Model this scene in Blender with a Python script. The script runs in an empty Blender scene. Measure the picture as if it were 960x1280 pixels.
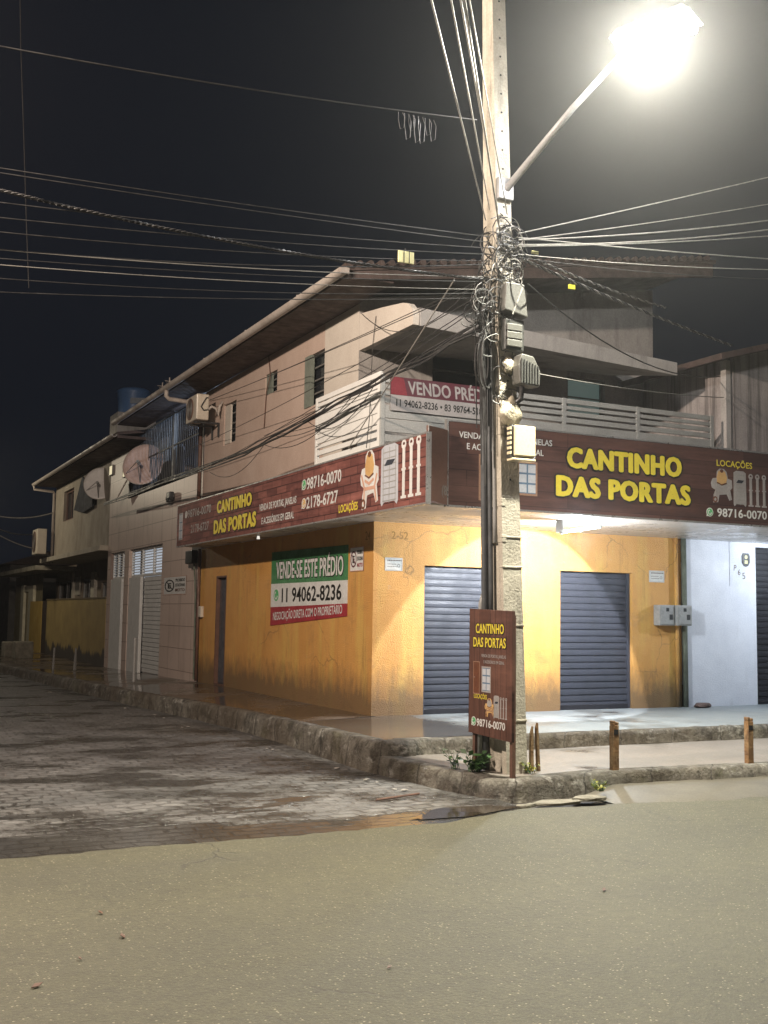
import bpy, bmesh, math, random
from mathutils import Vector, Matrix, noise
random.seed(7)
S = bpy.context.scene
COL = S.collection
R_ = math.radians

# ---------------------------------------------------------------- camera
FPX = 1381.766
PITCH, YAW, ROLL = 9.32562407e-02, 4.57179745e-01, -1.49971974e-02
_f = Vector((math.sin(YAW)*math.cos(PITCH), math.cos(YAW)*math.cos(PITCH), math.sin(PITCH)))
_r = _f.cross(Vector((0, 0, 1))).normalized()
_d = _f.cross(_r)
CX = math.cos(ROLL)*_r + math.sin(ROLL)*_d
CD = -math.sin(ROLL)*_r + math.cos(ROLL)*_d
CAM = Vector((-7.25493148, -15.0827862, 1.88))
cam_d = bpy.data.cameras.new('camera'); cam = bpy.data.objects.new('camera', cam_d); COL.objects.link(cam)
cam_d.sensor_fit = 'VERTICAL'; cam_d.sensor_height = 36; cam_d.lens = FPX/1280*36
cam_d.clip_end = 2000; cam_d.clip_start = 0.1
m = Matrix.Identity(4)
for i, c in enumerate((CX, -CD, -_f)):
    for k in range(3): m[k][i] = c[k]
m.translation = CAM
cam.matrix_world = m
S.camera = cam

# ---------------------------------------------------------------- world, lights, exposure
w = bpy.data.worlds.new('World'); S.world = w; w.use_nodes = True
nt = w.node_tree; bg = nt.nodes['Background']
bg.inputs['Color'].default_value = (0.30, 0.42, 0.72, 1)
bg.inputs['Strength'].default_value = 0.014
S.view_settings.view_transform = 'Standard'; S.view_settings.look = 'None'
S.view_settings.exposure = 0; S.view_settings.gamma = 1; S.view_settings.use_curve_mapping = False
S.cycles.use_denoising = True
S.cycles.max_bounces = 8; S.cycles.sample_clamp_indirect = 4

def lamp(name, kind, loc, energy, col, **kw):
    d = bpy.data.lights.new(name, kind); d.energy = energy; d.color = col
    for k, v in kw.items(): setattr(d, k, v)
    o = bpy.data.objects.new(name, d); o.location = loc; COL.objects.link(o); return o
def aim(o, target):
    o.rotation_euler = (Vector(target)-o.location).to_track_quat('-Z', 'Y').to_euler()

LAMP_A = Vector((0.10, -6.30, 8.02))
# the lamp on this pole (light of the visible lamp head)
a = lamp('street_lamp_light', 'SPOT', LAMP_A+Vector((0, 0, -.16)), 5400, (1, .96, .77), spot_size=R_(156), spot_blend=.6, shadow_soft_size=.12)
aim(a, LAMP_A+Vector((.10, -.52, -1)))
# the lamp of the side street's other corner, just outside the frame
b = lamp('corner_street_lamp_light', 'SPOT', (-8.6, -5.3, 7.9), 6200, (1, .83, .69), spot_size=R_(164), spot_blend=.25, shadow_soft_size=.15)
aim(b, (-3.2, .6, 0))
# the next lamp down the side street, outside the frame on the left
c_ = lamp('side_street_lamp_light', 'SPOT', (-5.0, 27, 7.2), 560, (1, .88, .66), spot_size=R_(164), spot_blend=.3, shadow_soft_size=.15)
aim(c_, (-1.5, 26, 0))

# ---------------------------------------------------------------- helpers
def at(x, y, ax, val):
    "photo pixel -> point on the plane axis=val"
    d = (x-480)/FPX*CX + (y-640)/FPX*CD + _f
    return CAM + d*((val-CAM[ax])/d[ax])

def newmat(name):
    mt = bpy.data.materials.new(name); mt.use_nodes = True
    return mt, mt.node_tree, mt.node_tree.nodes['Principled BSDF']
def N(nt, t, **kw):
    n = nt.nodes.new(t)
    for k, v in kw.items():
        if k in n.inputs.keys(): n.inputs[k].default_value = v
        else: setattr(n, k, v)
    return n
def coords(nt, plane=None, scale=(1, 1, 1)):
    tc = nt.nodes.new('ShaderNodeNewGeometry')
    src = tc.outputs['Position']
    if plane in ('YZ', 'XZ'):
        sp = nt.nodes.new('ShaderNodeSeparateXYZ'); cb = nt.nodes.new('ShaderNodeCombineXYZ')
        nt.links.new(src, sp.inputs[0])
        nt.links.new(sp.outputs['Y' if plane == 'YZ' else 'X'], cb.inputs[0]); nt.links.new(sp.outputs['Z'], cb.inputs[1])
        src = cb.outputs[0]
    mp = nt.nodes.new('ShaderNodeMapping'); mp.inputs['Scale'].default_value = scale
    nt.links.new(src, mp.inputs[0]); return mp.outputs[0]
def noise_n(nt, co, scale, detail=5, rough=.6, lo=.35, hi=.65):
    n = N(nt, 'ShaderNodeTexNoise', Scale=scale, Detail=detail, Roughness=rough)
    nt.links.new(co, n.inputs['Vector'])
    r = N(nt, 'ShaderNodeMapRange'); r.inputs['From Min'].default_value = lo; r.inputs['From Max'].default_value = hi
    nt.links.new(n.outputs['Fac'], r.inputs['Value']); return r.outputs[0]
def mixc(nt, fac, c1, c2, mode='MIX'):
    mx = nt.nodes.new('ShaderNodeMix'); mx.data_type = 'RGBA'; mx.blend_type = mode
    for sock, v in ((mx.inputs[0], fac), (mx.inputs[6], c1), (mx.inputs[7], c2)):
        if hasattr(v, 'links') or isinstance(v, bpy.types.NodeSocket): nt.links.new(v, sock)
        else: sock.default_value = v if not isinstance(v, tuple) else (*v[:3], 1)
    return mx.outputs[2]
def math_n(nt, op, a, b=0.5):
    n = nt.nodes.new('ShaderNodeMath'); n.operation = op
    for s, v in ((n.inputs[0], a), (n.inputs[1], b)):
        if isinstance(v, bpy.types.NodeSocket): nt.links.new(v, s)
        else: s.default_value = v
    return n.outputs[0]
def bump(nt, bs, h, strength=.3, dist=.02):
    bp = N(nt, 'ShaderNodeBump'); bp.inputs['Strength'].default_value = strength; bp.inputs['Distance'].default_value = dist
    nt.links.new(h, bp.inputs['Height']); nt.links.new(bp.outputs[0], bs.inputs['Normal'])
_mc = {}
def mat(name, c1, c2=None, rough=.7, scale=3, bumpk=.25, metallic=0, stain=None, stain_scale=(1.5, 1.5, .35), stain_lo=.52, stain_hi=.75, fine=40, rvar=.15, spec=.5):
    "paint / plaster / metal: two tones mixed by noise, optional run-down stains, fine bump"
    if name in _mc: return _mc[name]
    mt, nt, bs = newmat(name)
    c2 = c2 or tuple(v*.8 for v in c1)
    co = coords(nt)
    f1 = noise_n(nt, co, scale, 6, .65)
    col = mixc(nt, f1, c1, c2)
    f2 = noise_n(nt, co, fine, 3, .6, .3, .7)
    col = mixc(nt, .12, col, mixc(nt, f2, (0, 0, 0), (1, 1, 1)), 'OVERLAY')
    if stain:
        cs = coords(nt, scale=stain_scale)
        f3 = noise_n(nt, cs, 1.0, 8, .7, stain_lo, stain_hi)
        col = mixc(nt, f3, col, stain)
    nt.links.new(col, bs.inputs['Base Color'])
    rr = N(nt, 'ShaderNodeMapRange'); nt.links.new(f1, rr.inputs['Value'])
    rr.inputs['To Min'].default_value = max(.03, rough-rvar); rr.inputs['To Max'].default_value = min(1, rough+rvar)
    nt.links.new(rr.outputs[0], bs.inputs['Roughness'])
    bs.inputs['Metallic'].default_value = metallic
    bs.inputs['Specular IOR Level'].default_value = spec
    if bumpk:
        h = math_n(nt, 'ADD', f2, math_n(nt, 'MULTIPLY', f1, .8)); bump(nt, bs, h, bumpk, .01)
    _mc[name] = mt; return mt
def emit(name, col, strength):
    mt, nt, bs = newmat(name)
    bs.inputs['Base Color'].default_value = (.8, .8, .8, 1)
    bs.inputs['Emission Color'].default_value = (*col, 1); bs.inputs['Emission Strength'].default_value = strength
    return mt

class Fr:
    "a vertical face: a to the viewer's right, b up, d out of the wall"
    def __init__(s, O, u, n): s.O, s.u, s.v, s.n = Vector(O), Vector(u), Vector((0, 0, 1)), Vector(n)
    def P(s, a, b, d=0): return s.O + s.u*a + s.v*b + s.n*d
def FL(x): return Fr((x, 0, 0), (0, -1, 0), (-1, 0, 0))      # side street faces: a = -y
def FR(y): return Fr((0, y, 0), (1, 0, 0), (0, -1, 0))       # main road faces: a = x

class MB:
    def __init__(s): s.v = []; s.f = []
    def add(s, vs, fs):
        o = len(s.v); s.v += [Vector(p) for p in vs]; s.f += [tuple(i+o for i in f) for f in fs]; return s
    def quad(s, *p): return s.add(p, [tuple(range(len(p)))])
    def hexa(s, p): return s.add(p, [(0, 3, 2, 1), (4, 5, 6, 7), (0, 1, 5, 4), (1, 2, 6, 5), (2, 3, 7, 6), (3, 0, 4, 7)])
    def box(s, x0, x1, y0, y1, z0, z1):
        return s.hexa([(x0, y0, z0), (x1, y0, z0), (x1, y1, z0), (x0, y1, z0), (x0, y0, z1), (x1, y0, z1), (x1, y1, z1), (x0, y1, z1)])
    def fbox(s, F, a0, a1, b0, b1, d0, d1):
        return s.hexa([F.P(a0, b0, d1), F.P(a1, b0, d1), F.P(a1, b0, d0), F.P(a0, b0, d0), F.P(a0, b1, d1), F.P(a1, b1, d1), F.P(a1, b1, d0), F.P(a0, b1, d0)])
    def prism(s, pts, off):
        n = len(pts); pts = [Vector(p) for p in pts]; off = Vector(off)
        s.add(pts+[p+off for p in pts], [tuple(range(n)), tuple(range(2*n-1, n-1, -1))]+[(i, i+n, (i+1) % n+n, (i+1) % n) for i in range(n)])
        return s
    def fpoly(s, F, ab, d0, d1):
        return s.prism([F.P(a, b, d1) for a, b in ab], F.n*(d0-d1))
    def tube(s, pts, r, n=6, r1=None):
        pts = [Vector(p) for p in pts]; base = len(s.v); k = len(pts)
        up = Vector((0, 0, 1)); prev = None
        for i, p in enumerate(pts):
            t = (pts[min(i+1, k-1)]-pts[max(i-1, 0)])
            if t.length < 1e-9: t = Vector((0, 0, 1))
            t.normalize()
            if prev is None:
                a_ = t.cross(up)
                if a_.length < .05: a_ = t.cross(Vector((1, 0, 0)))
            else: a_ = prev - t*prev.dot(t)
            a_.normalize(); b_ = t.cross(a_); prev = a_
            rr = r if r1 is None else r+(r1-r)*i/(k-1)
            for j in range(n):
                th = 2*math.pi*j/n; s.v.append(p+(a_*math.cos(th)+b_*math.sin(th))*rr)
        for i in range(k-1):
            for j in range(n):
                j2 = (j+1) % n; s.f.append((base+i*n+j, base+i*n+j2, base+(i+1)*n+j2, base+(i+1)*n+j))
        s.f.append(tuple(base+j for j in reversed(range(n)))); s.f.append(tuple(base+(k-1)*n+j for j in range(n)))
        return s
    def disc(s, F, a, b, r, d0, d1, n=24, sx=1):
        return s.fpoly(F, [(a+sx*r*math.cos(2*math.pi*i/n), b+r*math.sin(2*math.pi*i/n)) for i in range(n)], d0, d1)
    def ring(s, F, a, b, r, t, d0, d1, n=24, sx=1):
        for i in range(n):
            th0, th1 = 2*math.pi*i/n, 2*math.pi*(i+1)/n
            q = [(a+sx*rr*math.cos(th), b+rr*math.sin(th)) for rr, th in ((r, th0), (r, th1), (r-t, th1), (r-t, th0))]
            s.fpoly(F, q, d0, d1)
        return s
    def stroke(s, F, pts, t, d0, d1, closed=False):
        "flat line of width t along points in a face"
        m_ = len(pts) if closed else len(pts)-1
        for i in range(m_):
            (a0, b0), (a1, b1) = pts[i], pts[(i+1) % len(pts)]
            L = math.hypot(a1-a0, b1-b0) or 1e-6; e = .45*t/L
            na, nb = -(b1-b0)/L*t/2, (a1-a0)/L*t/2
            a0_, b0_, a1_, b1_ = a0-(a1-a0)*e, b0-(b1-b0)*e, a1+(a1-a0)*e, b1+(b1-b0)*e
            dd = .00025*(i % 2)
            s.fpoly(F, [(a0_+na, b0_+nb), (a0_-na, b0_-nb), (a1_-na, b1_-nb), (a1_+na, b1_+nb)], d0, d1+dd)
        return s
    def build(s, name, mt, parent=None, bevel=0, smooth=False):
        off = Vector((0, 0, 0)); p = parent
        while p is not None: off += p.location; p = p.parent
        me = bpy.data.meshes.new(name); me.from_pydata([tuple(q-off) for q in s.v], [], s.f)
        bm = bmesh.new(); bm.from_mesh(me); bmesh.ops.recalc_face_normals(bm, faces=bm.faces); bm.to_mesh(me); bm.free()
        me.materials.append(mt)
        if smooth:
            for pl in me.polygons: pl.use_smooth = True
        o = bpy.data.objects.new(name, me); COL.objects.link(o); o.parent = parent
        if bevel:
            bv = o.modifiers.new('bevel', 'BEVEL'); bv.width = bevel; bv.segments = 2; bv.limit_method = 'ANGLE'
        return o
def tag(o, label=None, cat=None, group=None, kind=None):
    if label: o['label'] = label
    if cat: o['category'] = cat
    if group: o['group'] = group
    if kind: o['kind'] = kind
    return o
def thing(name, label, cat, loc, group=None):
    o = bpy.data.objects.new(name, None); o.empty_display_size = .1; o.location = loc; COL.objects.link(o)
    return tag(o, label, cat, group)
def struct(name, mb, mt, label=None, cat=None, kind='structure', **kw):
    return tag(mb.build(name, mt, None, **kw), label, cat, None, kind)
def copy_tree(o, parent=None):
    c = o.copy(); COL.objects.link(c); c.parent = parent
    for ch in list(o.children): copy_tree(ch, c)
    return c

def text(s, F, a, b, h, mt, parent, d=.004, width=None, bold=.0, name='lettering', thick=.002, skew=0, rot=0, rise=0):
    "lettering of cap height h, lower left at (a, b) on a face; width squeezes it"
    cu = bpy.data.curves.new('t', 'FONT'); cu.body = s; cu.size = 1; cu.offset = .008; cu.extrude = 0; cu.resolution_u = 3; cu.space_character = 1.0+bold*1.6
    ob = bpy.data.objects.new('t', cu); COL.objects.link(ob)
    dg = bpy.context.evaluated_depsgraph_get(); dg.update()
    me = bpy.data.meshes.new_from_object(ob.evaluated_get(dg)); bpy.data.objects.remove(ob); bpy.data.curves.remove(cu)
    e = max(bold, 0)
    xs = [v.co.x for v in me.vertices]
    x0, x1 = min(xs)-e, max(xs)+e
    k = h/(.729+2*e*.6); kx = width/(x1-x0) if width else k
    off = Vector((0, 0, 0)); p = parent
    while p is not None: off += p.location; p = p.parent
    cr, sr = math.cos(rot), math.sin(rot)
    shifts = [(0, 0)] if e < .004 else [(e*math.cos(t), e*.6*math.sin(t)) for t in [2*math.pi*q/8 for q in range(8)]]
    vs, fs = [], []
    for q, (dx, dy) in enumerate(shifts):
        o_ = len(vs)
        for v in me.vertices:
            la, lb = (v.co.x+dx-x0)*kx, (v.co.y+dy+e*.6)*k
            la += skew*lb; lb += rise*la
            la, lb = la*cr-lb*sr, la*sr+lb*cr
            vs.append(tuple(F.P(a+la, b+lb, d+.00016*q)-off))
        fs += [tuple(o_+i for i in pl.vertices) for pl in me.polygons]
    bpy.data.meshes.remove(me)
    me = bpy.data.meshes.new(name); me.from_pydata(vs, [], fs)
    me.materials.append(mt)
    o = bpy.data.objects.new(name, me); COL.objects.link(o); o.parent = parent
    return o

def wall(F, a0, a1, b0, b1, holes=(), depth=.14, mb=None):
    "wall face with openings and their reveals"
    mb = mb or MB()
    A = sorted({a0, a1, *[h[0] for h in holes], *[h[1] for h in holes]}); B = sorted({b0, b1, *[h[2] for h in holes], *[h[3] for h in holes]})
    A = [x for x in A if a0 <= x <= a1]; B = [x for x in B if b0 <= x <= b1]
    for i in range(len(A)-1):
        for j in range(len(B)-1):
            ca, cb = (A[i]+A[i+1])/2, (B[j]+B[j+1])/2
            if any(h[0] < ca < h[1] and h[2] < cb < h[3] for h in holes): continue
            mb.quad(F.P(A[i], B[j]), F.P(A[i+1], B[j]), F.P(A[i+1], B[j+1]), F.P(A[i], B[j+1]))
    for (p, q, r, t) in holes:
        for (s0, s1) in (((p, r), (p, t)), ((q, r), (q, t)), ((p, t), (q, t)), ((p, r), (q, r))):
            mb.quad(F.P(*s0), F.P(*s1), F.P(*s1, -depth), F.P(*s0, -depth))
    return mb
def frame(F, a0, a1, b0, b1, t, d0, d1, mb=None):
    mb = mb or MB()
    mb.fbox(F, a0, a0+t, b0, b1, d0, d1); mb.fbox(F, a1-t, a1, b0, b1, d0, d1)
    mb.fbox(F, a0+t, a1-t, b0, b0+t, d0, d1); mb.fbox(F, a0+t, a1-t, b1-t, b1, d0, d1); return mb

# ---------------------------------------------------------------- materials
def m_yellow():
    mt, nt, bs = newmat('yellow_paint')
    co = coords(nt)
    f1 = noise_n(nt, co, 1.6, 6, .6, .3, .7)
    col = mixc(nt, f1, (.62, .325, .09), (.54, .265, .065))
    # washed out repaint patches and runs
    cs = coords(nt, scale=(3.2, 3.2, .45))
    f2 = noise_n(nt, cs, 1.0, 7, .6, .5, .66)
    col = mixc(nt, math_n(nt, 'MULTIPLY', f2, .75), col, (.62, .40, .10))
    f3 = noise_n(nt, coords(nt, scale=(5, 5, .6)), 1.0, 8, .7, .56, .72)
    col = mixc(nt, math_n(nt, 'MULTIPLY', f3, .7), col, (.30, .15, .04))
    f5 = noise_n(nt, coords(nt, scale=(1, 1, 1.5)), 1.9, 9, .72, .54, .64)
    col = mixc(nt, math_n(nt, 'MULTIPLY', f5, .35), col, (.36, .20, .07))
    chip = noise_n(nt, co, 5.5, 9, .72, .665, .675)
    col = mixc(nt, math_n(nt, 'MULTIPLY', chip, .8), col, (.44, .37, .27))
    wn = N(nt, 'ShaderNodeTexNoise', Scale=3.0, Detail=6); nt.links.new(co, wn.inputs['Vector'])
    va = nt.nodes.new('ShaderNodeVectorMath'); va.operation = 'MULTIPLY_ADD'
    nt.links.new(wn.outputs['Color'], va.inputs[0]); va.inputs[1].default_value = (.35, .35, .35); nt.links.new(co, va.inputs[2])
    vc = N(nt, 'ShaderNodeTexVoronoi', Scale=.55); vc.feature = 'DISTANCE_TO_EDGE'; nt.links.new(va.outputs[0], vc.inputs['Vector'])
    cr = N(nt, 'ShaderNodeMapRange'); nt.links.new(vc.outputs['Distance'], cr.inputs['Value']); cr.inputs['From Min'].default_value = .001; cr.inputs['From Max'].default_value = .005
    cr.inputs['To Min'].default_value = 1; cr.inputs['To Max'].default_value = 0
    col = mixc(nt, math_n(nt, 'MULTIPLY', cr.outputs[0], math_n(nt, 'MULTIPLY', noise_n(nt, co, .8, 3, .5, .48, .58), .6)), col, (.16, .09, .04))
    # dirt splashed on the foot of the wall, ragged
    sp = nt.nodes.new('ShaderNodeSeparateXYZ'); nt.links.new(co, sp.inputs[0])
    hz = math_n(nt, 'ADD', sp.outputs['Z'], math_n(nt, 'MULTIPLY', noise_n(nt, coords(nt, scale=(2.4, 2.4, 1)), 2.5, 8, .7, 0, 1), -.9))
    r = N(nt, 'ShaderNodeMapRange'); nt.links.new(hz, r.inputs['Value'])
    r.inputs['From Min'].default_value = .16; r.inputs['From Max'].default_value = .62; r.inputs['To Min'].default_value = .85; r.inputs['To Max'].default_value = 0
    col = mixc(nt, r.outputs[0], col, (.13, .085, .045))
    f4 = noise_n(nt, co, 55, 3, .6, .3, .7)
    col = mixc(nt, .10, col, mixc(nt, f4, (0, 0, 0), (1, 1, 1)), 'OVERLAY')
    nt.links.new(col, bs.inputs['Base Color']); bs.inputs['Roughness'].default_value = .62
    bump(nt, bs, math_n(nt, 'ADD', f4, math_n(nt, 'ADD', math_n(nt, 'MULTIPLY', f1, 1.5), math_n(nt, 'MULTIPLY', f5, .6))), .5, .01)
    return mt
M = {}
M['yellow'] = m_yellow()
M['pink'] = mat('pink_plaster', (.57, .44, .365), (.50, .375, .305), .75, 1.3, .25, stain=(.30, .2, .15), stain_scale=(2.2, 2.2, .3), stain_lo=.6, stain_hi=.85)
M['pinkwhite'] = mat('pale_plaster', (.66, .60, .52), (.56, .50, .43), .75, 1.3, .2)
M['greyplaster'] = mat('grey_plaster', (.42, .395, .37), (.33, .31, .29), .8, 1.4, .3, stain=(.12, .11, .10))
M['tile'] = None
M['white'] = mat('white_paint', (.72, .72, .70), (.60, .60, .58), .5, 2.5, .15, stain=(.35, .33, .3), stain_lo=.62, stain_hi=.85)
M['whitewall'] = mat('white_wall_paint', (.70, .72, .78), (.60, .62, .68), .6, 1.6, .25, stain=(.36, .36, .38), stain_lo=.6, stain_hi=.85, stain_scale=(1.6, 1.6, .5))
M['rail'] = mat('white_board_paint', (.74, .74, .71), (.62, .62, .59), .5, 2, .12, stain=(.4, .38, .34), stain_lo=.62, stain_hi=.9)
M['railfront'] = mat('shaded_white_board_paint', (.36, .36, .34), (.29, .29, .275), .5, 2, .12, stain=(.2, .2, .18), stain_lo=.6, stain_hi=.9)  # darker copy of the white board paint, front-side shade put into the colour
M['soffit'] = mat('soffit_plaster', (.62, .60, .57), (.54, .52, .49), .32, 1.2, .1, stain=(.38, .35, .30), stain_lo=.55, stain_hi=.85, stain_scale=(1, 1, 1))
M['shutter'] = mat('blue_grey_shutter', (.043, .047, .062), (.028, .031, .042), .55, 1.6, .2, stain=(.33, .34, .37), stain_scale=(11, 11, 7), stain_lo=.70, stain_hi=.74)
M['shutterdark'] = mat('dark_shutter', (.03, .03, .036), (.02, .02, .025), .45, 3, .1, metallic=.3)
M['steel'] = mat('grey_steel_door', (.10, .10, .115), (.06, .06, .07), .5, 5, .15, metallic=.3, stain=(.16, .08, .04))
M['dark'] = mat('dark_gap', (.012, .012, .013), None, .8, 3, 0)
M['black'] = mat('black_plastic', (.018, .018, .02), (.03, .03, .03), .45, 6, .1)
M['cable'] = mat('cable_rubber', (.022, .021, .022), (.04, .038, .036), .5, 9, 0)
M['cablepale'] = mat('pale_cable', (.29, .275, .25), (.20, .19, .17), .5, 9, 0)
M['wood_roof'] = mat('brown_roof_boards', (.085, .055, .045), (.05, .033, .028), .8, 4, .4)
M['rooftile'] = mat('old_clay_tiles', (.085, .055, .045), (.05, .036, .032), .85, 3, .5)
M['gutter'] = mat('pale_gutter', (.50, .45, .40), (.38, .33, .29), .5, 2, .15, stain=(.24, .2, .17), stain_scale=(2, 2, 2), stain_lo=.5, stain_hi=.8)
M['glass'] = mat('window_glass', (.02, .022, .026), None, .12, 4, 0)
M['glassteal'] = emit('teal_glow_pane', (.30, .62, .58), .085)  # glow added so the teal pane shows under the porch
M['greenframe'] = mat('grey_green_frame', (.22, .24, .20), (.16, .18, .15), .5, 5, .1)
M['greyframe'] = mat('grey_window_bars', (.20, .19, .175), None, .5, 5, .1)
M['alu'] = mat('aluminium', (.48, .47, .46), (.38, .37, .36), .35, 6, .05, metallic=.6)
M['pipe'] = mat('brown_pipe', (.16, .085, .06), (.10, .055, .04), .5, 4, .1)
M['pvc'] = mat('grey_pvc', (.33, .33, .32), (.25, .25, .24), .45, 4, .1)
M['greenpipe'] = mat('mossy_pipe', (.15, .17, .13), (.09, .10, .07), .7, 5, .3)
M['ac'] = mat('cream_appliance', (.62, .56, .46), (.52, .46, .38), .45, 3, .05, stain=(.3, .2, .12), stain_lo=.6, stain_hi=.85)
M['rust'] = mat('rust', (.24, .125, .045), (.12, .065, .03), .8, 8, .5, stain=(.34, .24, .13), stain_scale=(6, 6, 3), stain_lo=.5, stain_hi=.7)
M['pole'] = mat('pole_concrete', (.50, .46, .38), (.38, .345, .28), .8, 3.5, .45, stain=(.17, .155, .125), stain_scale=(4, 4, 1.0), stain_lo=.54, stain_hi=.72)
M['poleside'] = mat('grey_concrete', (.21, .21, .205), (.13, .13, .13), .85, 3.5, .45, stain=(.06, .06, .06), stain_scale=(4, 4, 1.0))
M['darkconduit'] = mat('dark_conduit', (.10, .105, .11), (.055, .058, .06), .55, 5, .15)
M['cream'] = mat('cream_plastic', (.72, .62, .42), (.66, .56, .37), .4, 3, .04)
M['greybox'] = mat('grey_plastic', (.115, .113, .10), (.08, .078, .07), .5, 3, .1)
M['greyboxdark'] = mat('dark_grey_plastic', (.05, .051, .047), (.035, .035, .032), .5, 3, .1)
M['bag'] = mat('pale_plastic_wrap', (.45, .40, .30), (.3, .27, .2), .45, 6, .5)
M['tagyellow'] = mat('yellow_tag', (.62, .60, .05), None, .5, 4, 0)
M['tagpale'] = mat('pale_yellow_tag', (.85, .78, .38), None, .5, 4, 0)
M['yellowsign'] = mat('sign_yellow', (.72, .60, .05), (.66, .54, .05), .5, 5, 0)
M['signblack'] = mat('sign_black', (.012, .010, .008), None, .5, 5, 0)
M['signwhite'] = mat('sign_white', (.70, .70, .68), (.56, .56, .54), .5, 3, .3)
M['signgrey'] = mat('sign_pale_grey', (.36, .34, .33), (.30, .28, .27), .5, 5, 0)
M['signgreen'] = mat('banner_green', (.06, .22, .085), (.045, .16, .06), .5, 2.2, .4)
M['signred'] = mat('banner_red', (.36, .03, .04), (.26, .022, .03), .5, 2.2, .4)
M['waGreen'] = mat('icon_green', (.10, .42, .16), None, .5, 5, 0)
M['pictureblue'] = mat('picture_blue', (.12, .20, .30), (.08, .13, .2), .5, 5, 0)
M['picturedoor'] = mat('picture_door_brown', (.16, .06, .03), (.11, .04, .02), .5, 8, 0)
M['pictureedge'] = mat('picture_edge_tan', (.34, .2, .13), None, .5, 8, 0)
M['mixer'] = mat('picture_mixer_tan', (.62, .40, .16), (.5, .3, .12), .5, 5, 0)
M['mixerlow'] = mat('picture_mixer_frame', (.62, .36, .26), (.5, .28, .2), .5, 5, 0)
M['scaf'] = mat('picture_steel_grey', (.50, .52, .56), (.42, .44, .48), .5, 5, 0)
M['filler'] = mat('brown_filler_panel', (.13, .07, .052), (.11, .058, .042), .5, 2, .05)
M['leaf'] = mat('weed_leaf', (.045, .11, .025), (.03, .07, .02), .5, 9, .1)
M['leafyellow'] = mat('yellowing_leaf', (.34, .30, .03), (.14, .18, .03), .5, 9, .1)
M['dish'] = mat('dish_grey', (.78, .75, .72), (.66, .63, .60), .6, 3, .1)
M['dishpink'] = mat('dish_weathered', (.62, .46, .40), (.48, .35, .30), .65, 3, .15, stain=(.2, .12, .08))
M['cloth'] = mat('dark_cloth', (.03, .035, .05), (.02, .022, .03), .9, 6, .2)
M['bluewall'] = mat('blue_inner_wall', (.34, .40, .52), (.28, .33, .44), .7, 2, .1)
M['fence'] = None
M['rubble'] = mat('broken_concrete', (.22, .20, .155), (.12, .11, .085), .9, 6, .8)
M['brick'] = mat('broken_brick', (.12, .07, .055), (.06, .045, .04), .8, 8, .5)
M['litter'] = mat('pale_litter', (.33, .31, .28), (.2, .18, .16), .8, 9, .3)
M['plate'] = mat('enamel_plate', (.62, .62, .58), (.5, .5, .47), .4, 4, .05)
M['graff'] = mat('faded_marker', (.20, .17, .15), None, .8, 5, 0)
M['graffy'] = mat('faded_scratch', (.36, .19, .05), None, .8, 5, 0)
M['tank'] = mat('blue_tank', (.08, .17, .36), None, .5, 3, .05)
M['tankmark'] = mat('tank_lettering', (.28, .31, .36), None, .5, 3, 0)
M['lampbody'] = mat('lamp_grey', (.35, .35, .35), None, .4, 4, .05)

def m_tile():
    mt, nt, bs = newmat('large_wall_tiles')
    co = coords(nt, 'YZ')
    br = N(nt, 'ShaderNodeTexBrick'); br.offset = 0
    for k, v in (('Scale', 1), ('Mortar Size', .008), ('Brick Width', .95), ('Row Height', .52), ('Bias', 0)): br.inputs[k].default_value = v
    br.inputs['Color1'].default_value = (.61, .49, .425, 1); br.inputs['Color2'].default_value = (.57, .455, .39, 1); br.inputs['Mortar'].default_value = (.24, .17, .14, 1)
    nt.links.new(co, br.inputs['Vector'])
    f = noise_n(nt, coords(nt, scale=(1.2, 1.2, .4)), 1.3, 8, .7, .5, .8)
    col = mixc(nt, math_n(nt, 'MULTIPLY', f, .6), br.outputs['Color'], (.25, .185, .15))
    nt.links.new(col, bs.inputs['Base Color']); bs.inputs['Roughness'].default_value = .42
    bump(nt, bs, br.outputs['Fac'], -.3, .006); return mt
M['tile'] = m_tile()

def m_fence():
    mt, nt, bs = newmat('ochre_fence_paint')
    co = coords(nt)
    f1 = noise_n(nt, co, 1.5, 6, .6)
    col = mixc(nt, f1, (.36, .265, .10), (.27, .195, .075))
    sp = nt.nodes.new('ShaderNodeSeparateXYZ'); nt.links.new(co, sp.inputs[0])
    hz = math_n(nt, 'SUBTRACT', sp.outputs['Z'], math_n(nt, 'MULTIPLY', noise_n(nt, coords(nt, scale=(1, 1, .25)), 1.1, 8, .65, .25, .75), .85))
    r = N(nt, 'ShaderNodeMapRange'); nt.links.new(hz, r.inputs['Value'])
    r.inputs['From Min'].default_value = .12; r.inputs['From Max'].default_value = .22; r.inputs['To Min'].default_value = 1; r.inputs['To Max'].default_value = 0
    col = mixc(nt, r.outputs[0], col, (.06, .05, .04))
    nt.links.new(col, bs.inputs['Base Color']); bs.inputs['Roughness'].default_value = .75
    bump(nt, bs, noise_n(nt, co, 30, 4, .6), .3, .01); return mt
M['fence'] = m_fence()

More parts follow.
